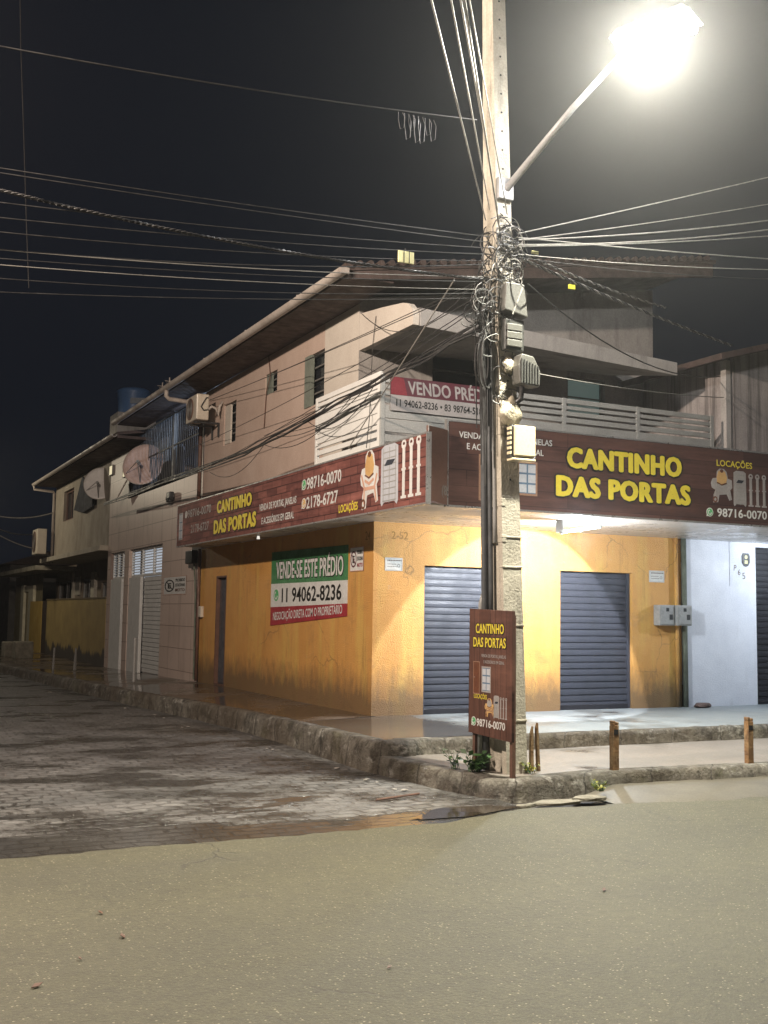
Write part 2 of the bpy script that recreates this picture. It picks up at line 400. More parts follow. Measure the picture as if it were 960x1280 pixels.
def m_woodsign(name, plane, c1, c2, brick, vertical=False):
    mt, nt, bs = newmat(name)
    co = coords(nt, plane)
    if brick:
        br = N(nt, 'ShaderNodeTexBrick')
        for k, v in (('Scale', 1), ('Mortar Size', .012), ('Mortar Smooth', .6), ('Brick Width', .46), ('Row Height', .125)): br.inputs[k].default_value = v
        br.inputs['Color1'].default_value = (*c1, 1); br.inputs['Color2'].default_value = (*c2, 1); br.inputs['Mortar'].default_value = (*[v*.45 for v in c2], 1)
        nt.links.new(co, br.inputs['Vector']); col = br.outputs['Color']
    else:
        br = N(nt, 'ShaderNodeTexBrick')
        for k, v in (('Scale', 1), ('Mortar Size', .004), ('Brick Width', 3.2 if not vertical else 9), ('Row Height', .21)): br.inputs[k].default_value = v
        br.inputs['Color1'].default_value = (*c1, 1); br.inputs['Color2'].default_value = (*c2, 1); br.inputs['Mortar'].default_value = (*[v*.3 for v in c2], 1)
        if vertical:
            br.inputs['Row Height'].default_value = .11
            vr = N(nt, 'ShaderNodeMapping'); vr.inputs['Rotation'].default_value = (0, 0, R_(90)); nt.links.new(co, vr.inputs[0]); nt.links.new(vr.outputs[0], br.inputs['Vector'])
        else: nt.links.new(co, br.inputs['Vector'])
        col = br.outputs['Color']
    sc = (14, 1.2, 1) if vertical else (1.2, 14, 1)
    g = noise_n(nt, coords(nt, plane, sc), 1.5, 8, .7, .3, .7)
    col = mixc(nt, math_n(nt, 'MULTIPLY', g, .6), col, tuple(v*.35 for v in c2))
    hi = noise_n(nt, coords(nt, plane, (.7, 2.2, 1)), 1.2, 6, .65, .5, .8)
    col = mixc(nt, math_n(nt, 'MULTIPLY', hi, .5), col, tuple(min(1, v*2.1) for v in c1))
    nt.links.new(col, bs.inputs['Base Color']); bs.inputs['Roughness'].default_value = .6; bs.inputs['Specular IOR Level'].default_value = .3
    return mt
M['signL'] = m_woodsign('printed_red_brick_panel', 'YZ', (.27, .105, .085), (.13, .045, .04), True)
M['signR'] = m_woodsign('printed_brown_plank_panel', 'XZ', (.115, .055, .042), (.07, .034, .028), False)
M['board'] = m_woodsign('printed_brown_board', 'YZ', (.145, .07, .05), (.095, .044, .032), False, True)

def m_asphalt():
    mt, nt, bs = newmat('asphalt')
    co = coords(nt)
    big = noise_n(nt, co, .45, 6, .62, .3, .7)
    col = mixc(nt, big, (.086, .079, .046), (.056, .052, .032))
    for sc, thr, kk, cc, rad in ((130, .45, .55, (.030, .028, .020), .42), (75, .62, .5, (.15, .138, .092), .40), (44, .80, .85, (.30, .275, .19), .30)):
        vo = N(nt, 'ShaderNodeTexVoronoi', Scale=sc); nt.links.new(co, vo.inputs['Vector'])
        hsv = nt.nodes.new('ShaderNodeSeparateColor'); nt.links.new(vo.outputs['Color'], hsv.inputs[0])
        r = N(nt, 'ShaderNodeMapRange'); nt.links.new(hsv.outputs[0], r.inputs['Value']); r.inputs['From Min'].default_value = thr; r.inputs['From Max'].default_value = thr+.06
        dt = N(nt, 'ShaderNodeMapRange'); nt.links.new(vo.outputs['Distance'], dt.inputs['Value']); dt.inputs['From Min'].default_value = rad*.7; dt.inputs['From Max'].default_value = rad
        dt.inputs['To Min'].default_value = 1; dt.inputs['To Max'].default_value = 0
        col = mixc(nt, math_n(nt, 'MULTIPLY', math_n(nt, 'MULTIPLY', r.outputs[0], dt.outputs[0]), kk), col, cc)
    mot = noise_n(nt, co, 16, 8, .8, .3, .7)
    col = mixc(nt, .42, col, mixc(nt, mot, (.12, .12, .12), (.88, .88, .86)), 'OVERLAY')
    # wheel-polished bands along the road, oil spots, fine cracks
    pt = noise_n(nt, coords(nt, scale=(.16, 1.5, 1)), .8, 5, .6, .45, .75)
    col = mixc(nt, math_n(nt, 'MULTIPLY', pt, .35), col, (.055, .052, .040))
    oil = noise_n(nt, coords(nt, scale=(1, 1.6, 1)), 1.15, 6, .6, .66, .76)
    col = mixc(nt, math_n(nt, 'MULTIPLY', oil, .6), col, (.032, .030, .025))
    wn = N(nt, 'ShaderNodeTexNoise', Scale=2.5, Detail=6); nt.links.new(co, wn.inputs['Vector'])
    va = nt.nodes.new('ShaderNodeVectorMath'); va.operation = 'MULTIPLY_ADD'
    nt.links.new(wn.outputs['Color'], va.inputs[0]); va.inputs[1].default_value = (.5, .5, 0); nt.links.new(co, va.inputs[2])
    vc = N(nt, 'ShaderNodeTexVoronoi', Scale=.38); vc.feature = 'DISTANCE_TO_EDGE'; nt.links.new(va.outputs[0], vc.inputs['Vector'])
    cr = N(nt, 'ShaderNodeMapRange'); nt.links.new(vc.outputs['Distance'], cr.inputs['Value']); cr.inputs['From Min'].default_value = .001; cr.inputs['From Max'].default_value = .0045
    cr.inputs['To Min'].default_value = 1; cr.inputs['To Max'].default_value = 0
    crk = math_n(nt, 'MULTIPLY', cr.outputs[0], noise_n(nt, co, .5, 3, .5, .52, .62))
    col = mixc(nt, math_n(nt, 'MULTIPLY', crk, .7), col, (.022, .02, .017))
    nt.links.new(col, bs.inputs['Base Color']); bs.inputs['Roughness'].default_value = .66
    h = math_n(nt, 'ADD', vo.outputs['Distance'], math_n(nt, 'MULTIPLY', noise_n(nt, co, 160, 3, .6, .2, .8), .7))
    h = math_n(nt, 'SUBTRACT', h, math_n(nt, 'MULTIPLY', crk, 1.2))
    bump(nt, bs, h, .7, .008); return mt
def m_cobble():
    mt, nt, bs = newmat('wet_stone_setts')
    co0 = coords(nt); sp = nt.nodes.new('ShaderNodeSeparateXYZ'); nt.links.new(co0, sp.inputs[0])
    cur = co0
    for sc, am in ((1.1, .34), (5.5, .085)):
        wn = N(nt, 'ShaderNodeTexNoise', Scale=sc, Detail=3); nt.links.new(co0, wn.inputs['Vector'])
        va = nt.nodes.new('ShaderNodeVectorMath'); va.operation = 'MULTIPLY_ADD'
        nt.links.new(wn.outputs['Color'], va.inputs[0]); va.inputs[1].default_value = (am, am*.8, 0); nt.links.new(cur, va.inputs[2]); cur = va.outputs[0]
    br = N(nt, 'ShaderNodeTexBrick')
    for k, v in (('Scale', 1), ('Mortar Size', .03), ('Mortar Smooth', .9), ('Brick Width', .25), ('Row Height', .16)): br.inputs[k].default_value = v
    br.inputs['Color1'].default_value = (.185, .178, .168, 1); br.inputs['Color2'].default_value = (.09, .086, .081, 1); br.inputs['Mortar'].default_value = (.030, .026, .022, 1)
    nt.links.new(cur, br.inputs['Vector'])
    mud = noise_n(nt, coords(nt, scale=(1, .8, 1)), .85, 7, .62, .36, .58)
    far = N(nt, 'ShaderNodeMapRange'); nt.links.new(sp.outputs['Y'], far.inputs['Value'])
    far.inputs['From Min'].default_value = -4.2; far.inputs['From Max'].default_value = .5; far.inputs['To Max'].default_value = .75
    mud = math_n(nt, 'MAXIMUM', mud, far.outputs[0])
    col = mixc(nt, math_n(nt, 'MULTIPLY', mud, .55), br.outputs['Color'], (.128, .124, .120))
    clump = noise_n(nt, coords(nt, scale=(1, .6, 1)), 3.2, 9, .75, .46, .62)
    col = mixc(nt, math_n(nt, 'MULTIPLY', clump, .55), col, (.055, .046, .040))
    pale = noise_n(nt, coords(nt, scale=(.9, .5, 1)), 1.1, 9, .75, .5, .72)
    col = mixc(nt, math_n(nt, 'MULTIPLY', pale, .45), col, (.20, .193, .185))
    # damp patches, and standing water gathered along the edge of the asphalt
    wet = noise_n(nt, coords(nt, scale=(.8, 1.4, 1)), .8, 7, .62, .47, .58)
    yy = math_n(nt, 'ADD', sp.outputs['Y'], math_n(nt, 'MULTIPLY', noise_n(nt, coords(nt, scale=(.5, .9, 1)), 1.6, 7, .65, .2, .8), -1.5))
    def band(y0, y1, soft):
        a_ = N(nt, 'ShaderNodeMapRange'); nt.links.new(yy, a_.inputs['Value']); a_.inputs['From Min'].default_value = y1; a_.inputs['From Max'].default_value = y1+soft
        a_.inputs['To Min'].default_value = 1; a_.inputs['To Max'].default_value = 0
        b_ = N(nt, 'ShaderNodeMapRange'); nt.links.new(yy, b_.inputs['Value']); b_.inputs['From Min'].default_value = y0-soft; b_.inputs['From Max'].default_value = y0
        return math_n(nt, 'MULTIPLY', a_.outputs[0], b_.outputs[0])
    pool = math_n(nt, 'MAXIMUM', band(-9, -6.22, .42), math_n(nt, 'MULTIPLY', band(-5.4, -5.05, .08), noise_n(nt, coords(nt, scale=(.4, .4, 1)), 1, 3, .5, .45, .55)))
    wet = math_n(nt, 'MAXIMUM', wet, pool)
    col = mixc(nt, math_n(nt, 'MULTIPLY', wet, .78), col, (.024, .0215, .019))
    fine = noise_n(nt, co0, 45, 4, .65, .3, .7)
    col = mixc(nt, .3, col, mixc(nt, fine, (0, 0, 0), (1, 1, 1)), 'OVERLAY')
    nt.links.new(col, bs.inputs['Base Color'])
    rr = N(nt, 'ShaderNodeMapRange'); nt.links.new(wet, rr.inputs['Value']); rr.inputs['To Min'].default_value = .58; rr.inputs['To Max'].default_value = .17
    r2 = math_n(nt, 'SUBTRACT', rr.outputs[0], math_n(nt, 'MULTIPLY', pool, .17))
    nt.links.new(r2, bs.inputs['Roughness'])
    inv = math_n(nt, 'SUBTRACT', 1, br.outputs['Fac'])
    h = math_n(nt, 'MULTIPLY', inv, math_n(nt, 'SUBTRACT', 1.0, math_n(nt, 'MULTIPLY', mud, .5)))
    h = math_n(nt, 'ADD', h, math_n(nt, 'MULTIPLY', fine, .22))
    h = math_n(nt, 'ADD', h, math_n(nt, 'MULTIPLY', noise_n(nt, co0, 6, 6, .65, .2, .8), .7))
    h = math_n(nt, 'MULTIPLY', h, math_n(nt, 'SUBTRACT', 1.0, math_n(nt, 'MULTIPLY', pool, .93)))
    bump(nt, bs, h, .9, .03); return mt
def m_walk(name, c1, c2, wetlo, wethi, wetcol, wetrough=.1, wetx=None):
    mt, nt, bs = newmat(name)
    co = coords(nt)
    f = noise_n(nt, co, 1.1, 8, .68, .3, .7); col = mixc(nt, f, c1, c2)
    wet = noise_n(nt, coords(nt, scale=(.9, .9, 1)), .9, 5, .55, wetlo, wethi)
    if wetx is not None:      # rain water lying on the corner side of x = wetx
        sp = nt.nodes.new('ShaderNodeSeparateXYZ'); nt.links.new(co, sp.inputs[0])
        xx = math_n(nt, 'ADD', sp.outputs['X'], math_n(nt, 'MULTIPLY', noise_n(nt, co, 1.3, 6, .6, 0, 1), 1.1))
        r = N(nt, 'ShaderNodeMapRange'); nt.links.new(xx, r.inputs['Value']); r.inputs['From Min'].default_value = wetx+.35; r.inputs['From Max'].default_value = wetx+.8
        r.inputs['To Min'].default_value = 1; r.inputs['To Max'].default_value = 0
        wet = math_n(nt, 'MAXIMUM', wet, math_n(nt, 'MULTIPLY', r.outputs[0], .95))
    col = mixc(nt, math_n(nt, 'MULTIPLY', wet, .85), col, wetcol)
    fine = noise_n(nt, co, 40, 4, .6, .3, .7)
    col = mixc(nt, .18, col, mixc(nt, fine, (0, 0, 0), (1, 1, 1)), 'OVERLAY')
    nt.links.new(col, bs.inputs['Base Color'])
    rr = N(nt, 'ShaderNodeMapRange'); nt.links.new(wet, rr.inputs['Value']); rr.inputs['To Min'].default_value = .6; rr.inputs['To Max'].default_value = wetrough
    nt.links.new(rr.outputs[0], bs.inputs['Roughness'])
    h = math_n(nt, 'MULTIPLY', math_n(nt, 'ADD', f, math_n(nt, 'MULTIPLY', fine, .3)), math_n(nt, 'SUBTRACT', 1.05, wet))
    bump(nt, bs, h, .25, .012); return mt
def m_kerb():
    mt, nt, bs = newmat('worn_kerb_concrete')
    co = coords(nt)
    f = noise_n(nt, co, 4, 8, .75, .35, .65); col = mixc(nt, f, (.29, .265, .22), (.085, .075, .06))
    f2 = noise_n(nt, coords(nt, scale=(3, 3, 1.6)), 2.0, 8, .75, .48, .60); col = mixc(nt, math_n(nt, 'MULTIPLY', f2, .85), col, (.045, .04, .03))
    f3 = noise_n(nt, coords(nt, scale=(1.2, 1.2, 2)), 3.1, 7, .7, .56, .66); col = mixc(nt, math_n(nt, 'MULTIPLY', f3, .8), col, (.50, .48, .43))
    f4 = noise_n(nt, co, 1.7, 6, .7, .55, .7); col = mixc(nt, math_n(nt, 'MULTIPLY', f4, .5), col, (.12, .12, .045))
    sp = nt.nodes.new('ShaderNodeSeparateXYZ'); nt.links.new(co, sp.inputs[0])
    along = math_n(nt, 'SUBTRACT', sp.outputs['X'], sp.outputs['Y'])
    al = math_n(nt, 'ADD', along, math_n(nt, 'MULTIPLY', noise_n(nt, co, 3, 4, .6, 0, 1), .22))
    fr = math_n(nt, 'FRACT', math_n(nt, 'MULTIPLY', al, 1.12))
    jt = N(nt, 'ShaderNodeMapRange'); nt.links.new(fr, jt.inputs['Value']); jt.inputs['From Min'].default_value = .0; jt.inputs['From Max'].default_value = .035; jt.inputs['To Min'].default_value = 1; jt.inputs['To Max'].default_value = 0
    blk = noise_n(nt, co, .9, 2, .4, .4, .6)
    col = mixc(nt, math_n(nt, 'MULTIPLY', blk, .5), col, (.10, .070, .042))
    col = mixc(nt, math_n(nt, 'MULTIPLY', jt.outputs[0], .85), col, (.02, .017, .013))
    nt.links.new(col, bs.inputs['Base Color']); bs.inputs['Roughness'].default_value = .8
    fine = noise_n(nt, co, 28, 6, .7, .2, .8)
    bump(nt, bs, math_n(nt, 'SUBTRACT', math_n(nt, 'ADD', math_n(nt, 'MULTIPLY', f, .8), fine), jt.outputs[0]), 1.0, .035); return mt
M['asphalt'] = m_asphalt(); M['cobble'] = m_cobble(); M['kerb'] = m_kerb()
M['walkL'] = m_walk('wet_brown_pavement', (.15, .115, .085), (.10, .075, .055), .38, .52, (.055, .040, .028), .10)
M['walkU'] = m_walk('smooth_grey_pavement', (.24, .265, .275), (.16, .182, .19), .56, .7, (.055, .042, .03), .12, .75)
M['walkD'] = m_walk('lower_pavement', (.20, .175, .15), (.14, .122, .105), .6, .75, (.10, .085, .07), .12)
M['gutterstrip'] = m_walk('concrete_gutter_strip', (.125, .112, .085), (.075, .067, .052), .62, .8, (.09, .08, .06), .3)
def m_puddle():
    mt, nt, bs = newmat('muddy_puddle_water')
    col = mixc(nt, noise_n(nt, coords(nt), 1.2, 4, .6), (.045, .032, .022), (.028, .022, .017))
    nt.links.new(col, bs.inputs['Base Color']); bs.inputs['Roughness'].default_value = .06
    bump(nt, bs, noise_n(nt, coords(nt), 5, 2, .5), .05, .01); return mt
M['puddle'] = m_puddle()

# ---------------------------------------------------------------- the ground
def nz(x, y, k=1, s=0): return noise.noise(Vector((x*k+s, y*k-s, s*.7)))
def grid(xs, ys, zf):
    mb = MB(); nx = len(xs)
    vs = [(x, y, zf(x, y)) for y in ys for x in xs]
    mb.add(vs, [(j*nx+i, j*nx+i+1, (j+1)*nx+i+1, (j+1)*nx+i) for j in range(len(ys)-1) for i in range(nx-1)])
    return mb
def lin(a_, b_, n): return [a_+(b_-a_)*i/n for i in range(n+1)]
g = MB().quad((-400, -400, -.035), (400, -400, -.035), (400, 400, -.035), (-400, 400, -.035))
struct('ground', g, mat('dark_earth', (.06, .05, .04)))
# side street of stone setts, gently uneven
sg = grid(lin(-11, -1.0, 60), lin(-6.6, 12, 110)+lin(12.5, 70, 60), lambda x, y: .016*nz(x, y, .8)*min(1, max(.25, (y+5.5)/3))+.006*nz(x, y, 2.5, 3)-.006)
struct('side_street', sg, M['cobble'], smooth=True)
# the main road: asphalt with a ragged edge lapping over the setts
def edge_y(x):
    base = -6.12 if x < -2.4 else -6.12+.36*min(1, (x+2.4)/1.3)
    if x > -1.1: base = -5.76-.28*min(1, (x+1.1)/2.6)-(.14*min(1, max(0, (x-1.5)/4)))
    return base+.10*nz(x, 0, 1.3)+.06*nz(x, 3, 4.1)+.03*nz(x, 5, 13)
mb = MB()
xs = lin(-14, 14, 350); rows = []
for x in xs:
    e = edge_y(x); rows.append([(x, e+.22, -.035), (x, e, .004), (x, e-.12, .013), (x, e-.5, .02), (x, -20, .03)])
vs = [p for r_ in rows for p in r_]
mb.add(vs, [(i*5+j, (i+1)*5+j, (i+1)*5+j+1, i*5+j+1) for i in range(len(xs)-1) for j in range(4)])
mb.add([(14, -6.0, .022), (90, -6.0, .022), (90, -40, .03), (14, -40, .03), (-90, -6.0, .022), (-14, -6.0, .022), (-14, -40, .03), (-90, -40, .03), (-14, -20, .03), (14, -20, .03)],
       [(0, 1, 2, 3), (4, 5, 6, 7), (6, 8, 9, 3)])
struct('road', mb, M['asphalt'])

def kerb(path, name='kerb', hj=.02):
    "worn kerb along (x, y, top z, foot z); outward is to the right of the path direction"
    pts = []
    for i in range(len(path)-1):
        p, q = Vector(path[i]), Vector(path[i+1]); L = (q-p).xy.length; n = max(1, int(L/.09))
        pts += [p.lerp(q, k/n) for k in range(n)]
    pts.append(Vector(path[-1]))
    for _ in range(3): pts = [pts[0]]+[(pts[i-1]+pts[i]*2+pts[i+1])/4 for i in range(1, len(pts)-1)]+[pts[-1]]
    mb = MB(); prof = [(.03, 0), (.012, .3), (.005, .62), (-.012, .88), (-.05, 1.0), (-.14, 1.0), (-.26, .99), (-.28, .5)]
    K = len(prof); vs = []
    for i, p in enumerate(pts):
        t = (pts[min(i+1, len(pts)-1)]-pts[max(i-1, 0)]); t = Vector((t.x, t.y)).normalized(); o = Vector((t.y, -t.x))
        for j, (d, h) in enumerate(prof):
            jit = hj*noise.noise(Vector((p.x*3+j*.6, p.y*3, j*.7)))+hj*.8*noise.noise(Vector((p.x*9, p.y*9, j*1.3)))
            if j >= 6: jit = 0
            chip = .05*max(0, noise.noise(Vector((p.x*1.6, p.y*1.6, 7)))-.25) if 2 <= j <= 4 else 0
            z = p[3] if False else 0
            hh = p.z
            vs.append((p.x+o.x*(d+jit-chip), p.y+o.y*(d+jit-chip), foot+(hh-foot)*h+(jit*.35-chip*.5 if 0 < j < 6 else 0)))
    mb.add(vs, [(i*K+j, i*K+j+1, (i+1)*K+j+1, (i+1)*K+j) for i in range(len(pts)-1) for j in range(K-1)])
    return struct(name, mb, M['kerb'], smooth=True)
foot = -.03
KF = [(14, -6.05, .2), (7, -5.62, .2), (2.7, -5.26, .2), (.4, -5.08, .2), (-.35, -5.22, .2), (-.78, -5.28, .2), (-1.02, -5.12, .2), (-1.18, -4.5, .2), (-1.36, -2.96, .2)]
KL = [(-.85, -3.05, .375), (-1.15, -3.07, .374), (-1.34, -2.98, .37), (-1.38, -2.6, .365), (-1.37, -2.2, .36), (-1.29, .2, .33), (-1.28, 2.3, .30), (-1.5, 4.7, .29), (-1.86, 8.1, .26), (-2.3, 14, .24), (-2.7, 20, .23), (-3.5, 38, .2), (-3.9, 60, .2)]
kerb(KF[::-1])
kerb(KL[::-1])
foot = .19
kerb([(-1.0, -2.98, .372), (3, -2.90, .375), (14, -2.93, .375)], hj=.012)
# pavements (outer edge tucked under the kerb top)
def xedge(y):
    for (x0, y0, _), (x1, y1, _) in zip(KL[3:], KL[4:]):
        if y0 <= y <= y1: return x0+(x1-x0)*(y-y0)/(y1-y0)
    return -1.36 if y < -2.6 else KL[-1][0]
def zedge(y):
    for (x0, y0, z0), (x1, y1, z1) in zip(KL[3:], KL[4:]):
        if y0 <= y <= y1: return z0+(z1-z0)*(y-y0)/(y1-y0)
    return .37
def zwall(y): return .38 if y < 7 else max(.22, .38-(y-7)*.0145)
mb = MB(); ys = lin(-.02, 60, 200); K = 9; vs = []
for y in ys:
    for i in range(K):
        t = i/(K-1); x = (xedge(y)+.2)*(1-t)+.06*t
        vs.append((x, y, (zedge(y)-.004)*(1-t)+zwall(y)*t+.006*nz(x, y, 1.5)))
mb.add(vs, [(j*K+i, j*K+i+1, (j+1)*K+i+1, (j+1)*K+i) for j in range(len(ys)-1) for i in range(K-1)])
struct('side_pavement', mb, M['walkL'], smooth=True)
struct('upper_pavement', grid(lin(-1.22, 14, 90), lin(-2.80, .2, 14), lambda x, y: (.376 if x > 0 else zedge(y)-.004+(.38-zedge(y))*min(1, (x-xedge(y)-.2)/(-xedge(y)-.14)))+.006*nz(x, y, 1.5)-(.006 if y > -.01 else 0)), M['walkU'], smooth=True)
def zlow(x, y): return .188+.012*nz(x, y, .9)
yk = lambda x: [y0+(y1-y0)*(x-x0)/(x1-x0) for (x0, y0, _), (x1, y1, _) in zip(KF, KF[1:]) if x1 <= x <= x0][0] if x > -1.0 else -5.0
mb = MB(); xs = lin(-1.16, 13.9, 120); K = 10; vs = []
for x in xs:
    ylo = (yk(x)+.2) if x > -.9 else (-5.0+(-.9-x)*6)
    for i in range(K):
        y = ylo+(-2.72-ylo)*i/(K-1); vs.append((x, y, zlow(x, y)))
mb.add(vs, [(j*K+i, (j+1)*K+i, (j+1)*K+i+1, j*K+i+1) for j in range(len(xs)-1) for i in range(K-1)])
struct('lower_pavement', mb, M['walkD'], smooth=True)
# sloping concrete gutter strip between road and kerb
mb = MB(); xs = lin(.05, 13, 110); vs = []
for x in xs:
    yi = yk(x)-.0; yo = edge_y(x)-.07
    lo = min(1, (x-.05)/.5)
    for t, z_ in ((0, -.012), (.10, .026), (.55, .045), (1, .07)): vs.append((x, yo+(yi-yo)*t, z_*lo-.02*(1-lo)+.008*nz(x, t, 3)*t))
mb.add(vs, [(j*4+i, (j+1)*4+i, (j+1)*4+i+1, j*4+i+1) for j in range(len(xs)-1) for i in range(3)])
struct('gutter_strip', mb, M['gutterstrip'], smooth=True)
# puddles
def puddle(cx, cy, rx, ry, rot, seed, z=.012):
    pts = []
    for i in range(48):
        th = 2*math.pi*i/48; k = 1+.35*noise.noise(Vector((math.cos(th)*1.4+seed, math.sin(th)*1.4, seed)))+.18*noise.noise(Vector((math.cos(th)*5, math.sin(th)*5+seed, seed)))
        x, y = rx*k*math.cos(th), ry*k*math.sin(th)
        pts.append((cx+x*math.cos(rot)-y*math.sin(rot), cy+x*math.sin(rot)+y*math.cos(rot), z))
    mb = MB(); mb.add([(cx, cy, z)]+pts, [(0, i+1, (i+1) % 48+1) for i in range(48)])
    return struct('puddle', mb, M['puddle'])
puddle(-1.72, -5.64, .62, .21, .25, 1.3, .006)
puddle(4.6, -5.72, 1.4, .07, -.08, 5.5, .052)

# ================================================================ corner building
CB = thing('corner_building', 'two-storey corner building, yellow at street level with pink and grey upper floor', 'building', (0, 0, .38))
L0, F0 = FL(0), FR(0)
SH = [(.88, 2.40), (3.42, 4.91)]
gw = wall(L0, -8.88, 0, .3, 3.3, [(-7.72, -7.03, .36, 2.66)], .14)
wall(F0, 0, 5.98, .3, 3.3, [(s0, s1, .36, 2.66) for s0, s1 in SH], .14, gw)
gw.quad((0, 8.88, .3), (5.98, 8.88, .3), (5.98, 8.88, 3.3), (0, 8.88, 3.3)).quad((5.98, 0, .3), (5.98, 8.88, .3), (5.98, 8.88, 3.3), (5.98, 0, 3.3))
gwo = gw.build('ground_wall', M['yellow'], CB)
# faded scrawl on the plaster
text('2-52', F0, .30, 3.05, .12, M['graffy'], gwo, .002, bold=-.01, name='scrawl', thick=.0005)
text('24', L0, -.30, 3.03, .14, M['graffy'], gwo, .002, bold=-.01, name='scrawl', thick=.0005)
def shutter(F, a0, a1, b0, b1, d, mt, parent, n):
    mb = MB(); h = (b1-b0)/n
    for i in range(n):
        z0 = b0+i*h
        mb.fpoly_ = None
        pr = [(0, d), (h*.03, d-.016), (h*.15, d-.016), (h*.19, d+.001), (h*.58, d+.004), (h, d)]
        for (h0, d0), (h1, d1) in zip(pr, pr[1:]):
            mb.quad(F.P(a0, z0+h0, d0), F.P(a1, z0+h0, d0), F.P(a1, z0+h1, d1), F.P(a0, z0+h1, d1))
    o = mb.build('roller_shutter', mt, parent)
    MB().fbox(F, a0+.04, a1-.04, b0-.012, b0+.07, d-.01, d+.025).build('bottom_bar', M['shutterdark'], o, bevel=.005)
    for s0, s1 in ((a0, a0+.045), (a1-.045, a1)):
        MB().fbox(F, s0, s1, b0, b1, d-.02, d+.035).build('guide_rail', mt, o, bevel=.004)
    return o
random.seed(3)
for s0, s1 in SH:
    o = shutter(F0, s0+.004, s1-.004, .385, 2.655, -.10, M['shutter'], CB, 21)
# steel side door
D = MB().fbox(L0, -7.70, -7.05, .37, 2.64, -.12, -.09)
d0 = D.build('side_door', M['steel'], CB)
mb = MB()
for i in range(9): mb.fbox(L0, -7.66+i*.072, -7.63+i*.072, .42, 2.60, -.09, -.07)
mb.build('door_ribs', M['steel'], d0)
MB().fbox(L0, -7.16, -7.10, 1.30, 1.44, -.09, -.05).build('handle', M['black'], d0)
frame(L0, -7.72, -7.03, .36, 2.66, .035, -.09, .004).build('door_frame', M['pipe'], CB)
# deep awning slab along both streets
sl = MB().prism([(-.655, 8.45, 3.3), (-.655, -2.69, 3.3), (6.04, -2.69, 3.3), (6.04, .01, 3.3), (.01, .01, 3.3), (.01, 8.45, 3.3)], (0, 0, .2))
sl.build('awning_slab', M['soffit'], CB, bevel=.01)
# upper walls
W1, W2, W3 = (-2.90, -2.05, 5.50, 6.42), (-4.98, -4.33, 6.09, 6.50), (-7.52, -6.72, 5.45, 6.32)
wall(L0, -8.9, -2.05, 3.5, 6.85, [W1, W2, W3], .12).build('upper_side_wall', M['pink'], CB)
MB().quad(L0.P(-2.05, 3.5), L0.P(-.66, 3.5), L0.P(-.66, 6.85), L0.P(-2.05, 6.85)).build('pale_wall_strip', M['pinkwhite'], CB)
FB = FR(.66)
G1, G2 = (1.34, 2.62, 4.9, 6.30), (4.05, 4.85, 5.42, 6.12)
fw = wall(FB, 0, 5.95, 3.5, 6.85, [G1, G2], .12)
fw.quad((0, .66, 6.85), (5.95, .66, 6.85), (5.95, .66, 7.93), (0, .66, 6.95))
fw.quad((5.95, .66, 3.5), (5.95, 14.4, 3.5), (5.95, 14.4, 7.93), (5.95, .66, 7.93))
fw.build('upper_front_wall', M['greyplaster'], CB)
def window(F, h, mf, mg, parent, bars=3, depth=.08, vbars=0, t=.04):
    a0, a1, b0, b1 = h; mb = frame(F, a0, a1, b0, b1, t, -depth-.03, -depth+.02)
    for i in range(1, bars+1):
        z = b0+(b1-b0)*i/(bars+1); mb.fbox(F, a0+t, a1-t, z-.012, z+.012, -depth-.02, -depth+.012)
    for i in range(1, vbars+1):
        x = a0+(a1-a0)*i/(vbars+1); mb.fbox(F, x-.015, x+.015, b0+t, b1-t, -depth-.015, -depth+.016)
    o = mb.build('window', mf, parent)
    MB().fbox(F, a0+.01, a1-.01, b0+.01, b1-.01, -depth-.06, -depth-.035).build('pane', mg, o); return o
o = window(L0, W1, M['greyframe'], M['glass'], CB, 3)
MB().fbox(L0, -2.90, -2.62, 5.5, 6.42, -.05, .02).build('shutter_leaf', M['greenframe'], o)
o = window(L0, W2, M['greyframe'], M['glass'], CB, 2)
MB().fbox(L0, -4.96, -4.68, 6.10, 6.49, -.06, -.02).build('shutter_leaf', M['greenframe'], o)
o = window(L0, W3, M['greyframe'], M['glass'], CB, 3)
MB().fbox(L0, -7.50, -7.14, 5.47, 6.30, -.06, -.02).build('shutter_leaf', M['pinkwhite'], o)
window(FB, G1, M['greyframe'], M['glass'], CB, 3)
window(FB, G2, M['greyframe'], M['glassteal'], CB, 1)
# porch roof with rounded cheek
MB().fpoly(L0, [(-.655, 6.08), (1.19, 6.08), (1.2, 6.22), (1.15, 6.33), (1.03, 6.43), (.86, 6.48), (.22, 6.575), (-.655, 6.68)], -.10, 0).build('porch_cheek', M['pinkwhite'], CB)
MB().hexa([(.11, -1.2, 6.07), (4.9, -1.2, 5.86), (4.9, .655, 6.22), (.11, .655, 6.12), (.11, -1.2, 6.34), (4.9, -1.2, 6.08), (4.9, .655, 6.36), (.11, .655, 6.66)]).build('porch_roof', M['greyplaster'], CB, bevel=.01)
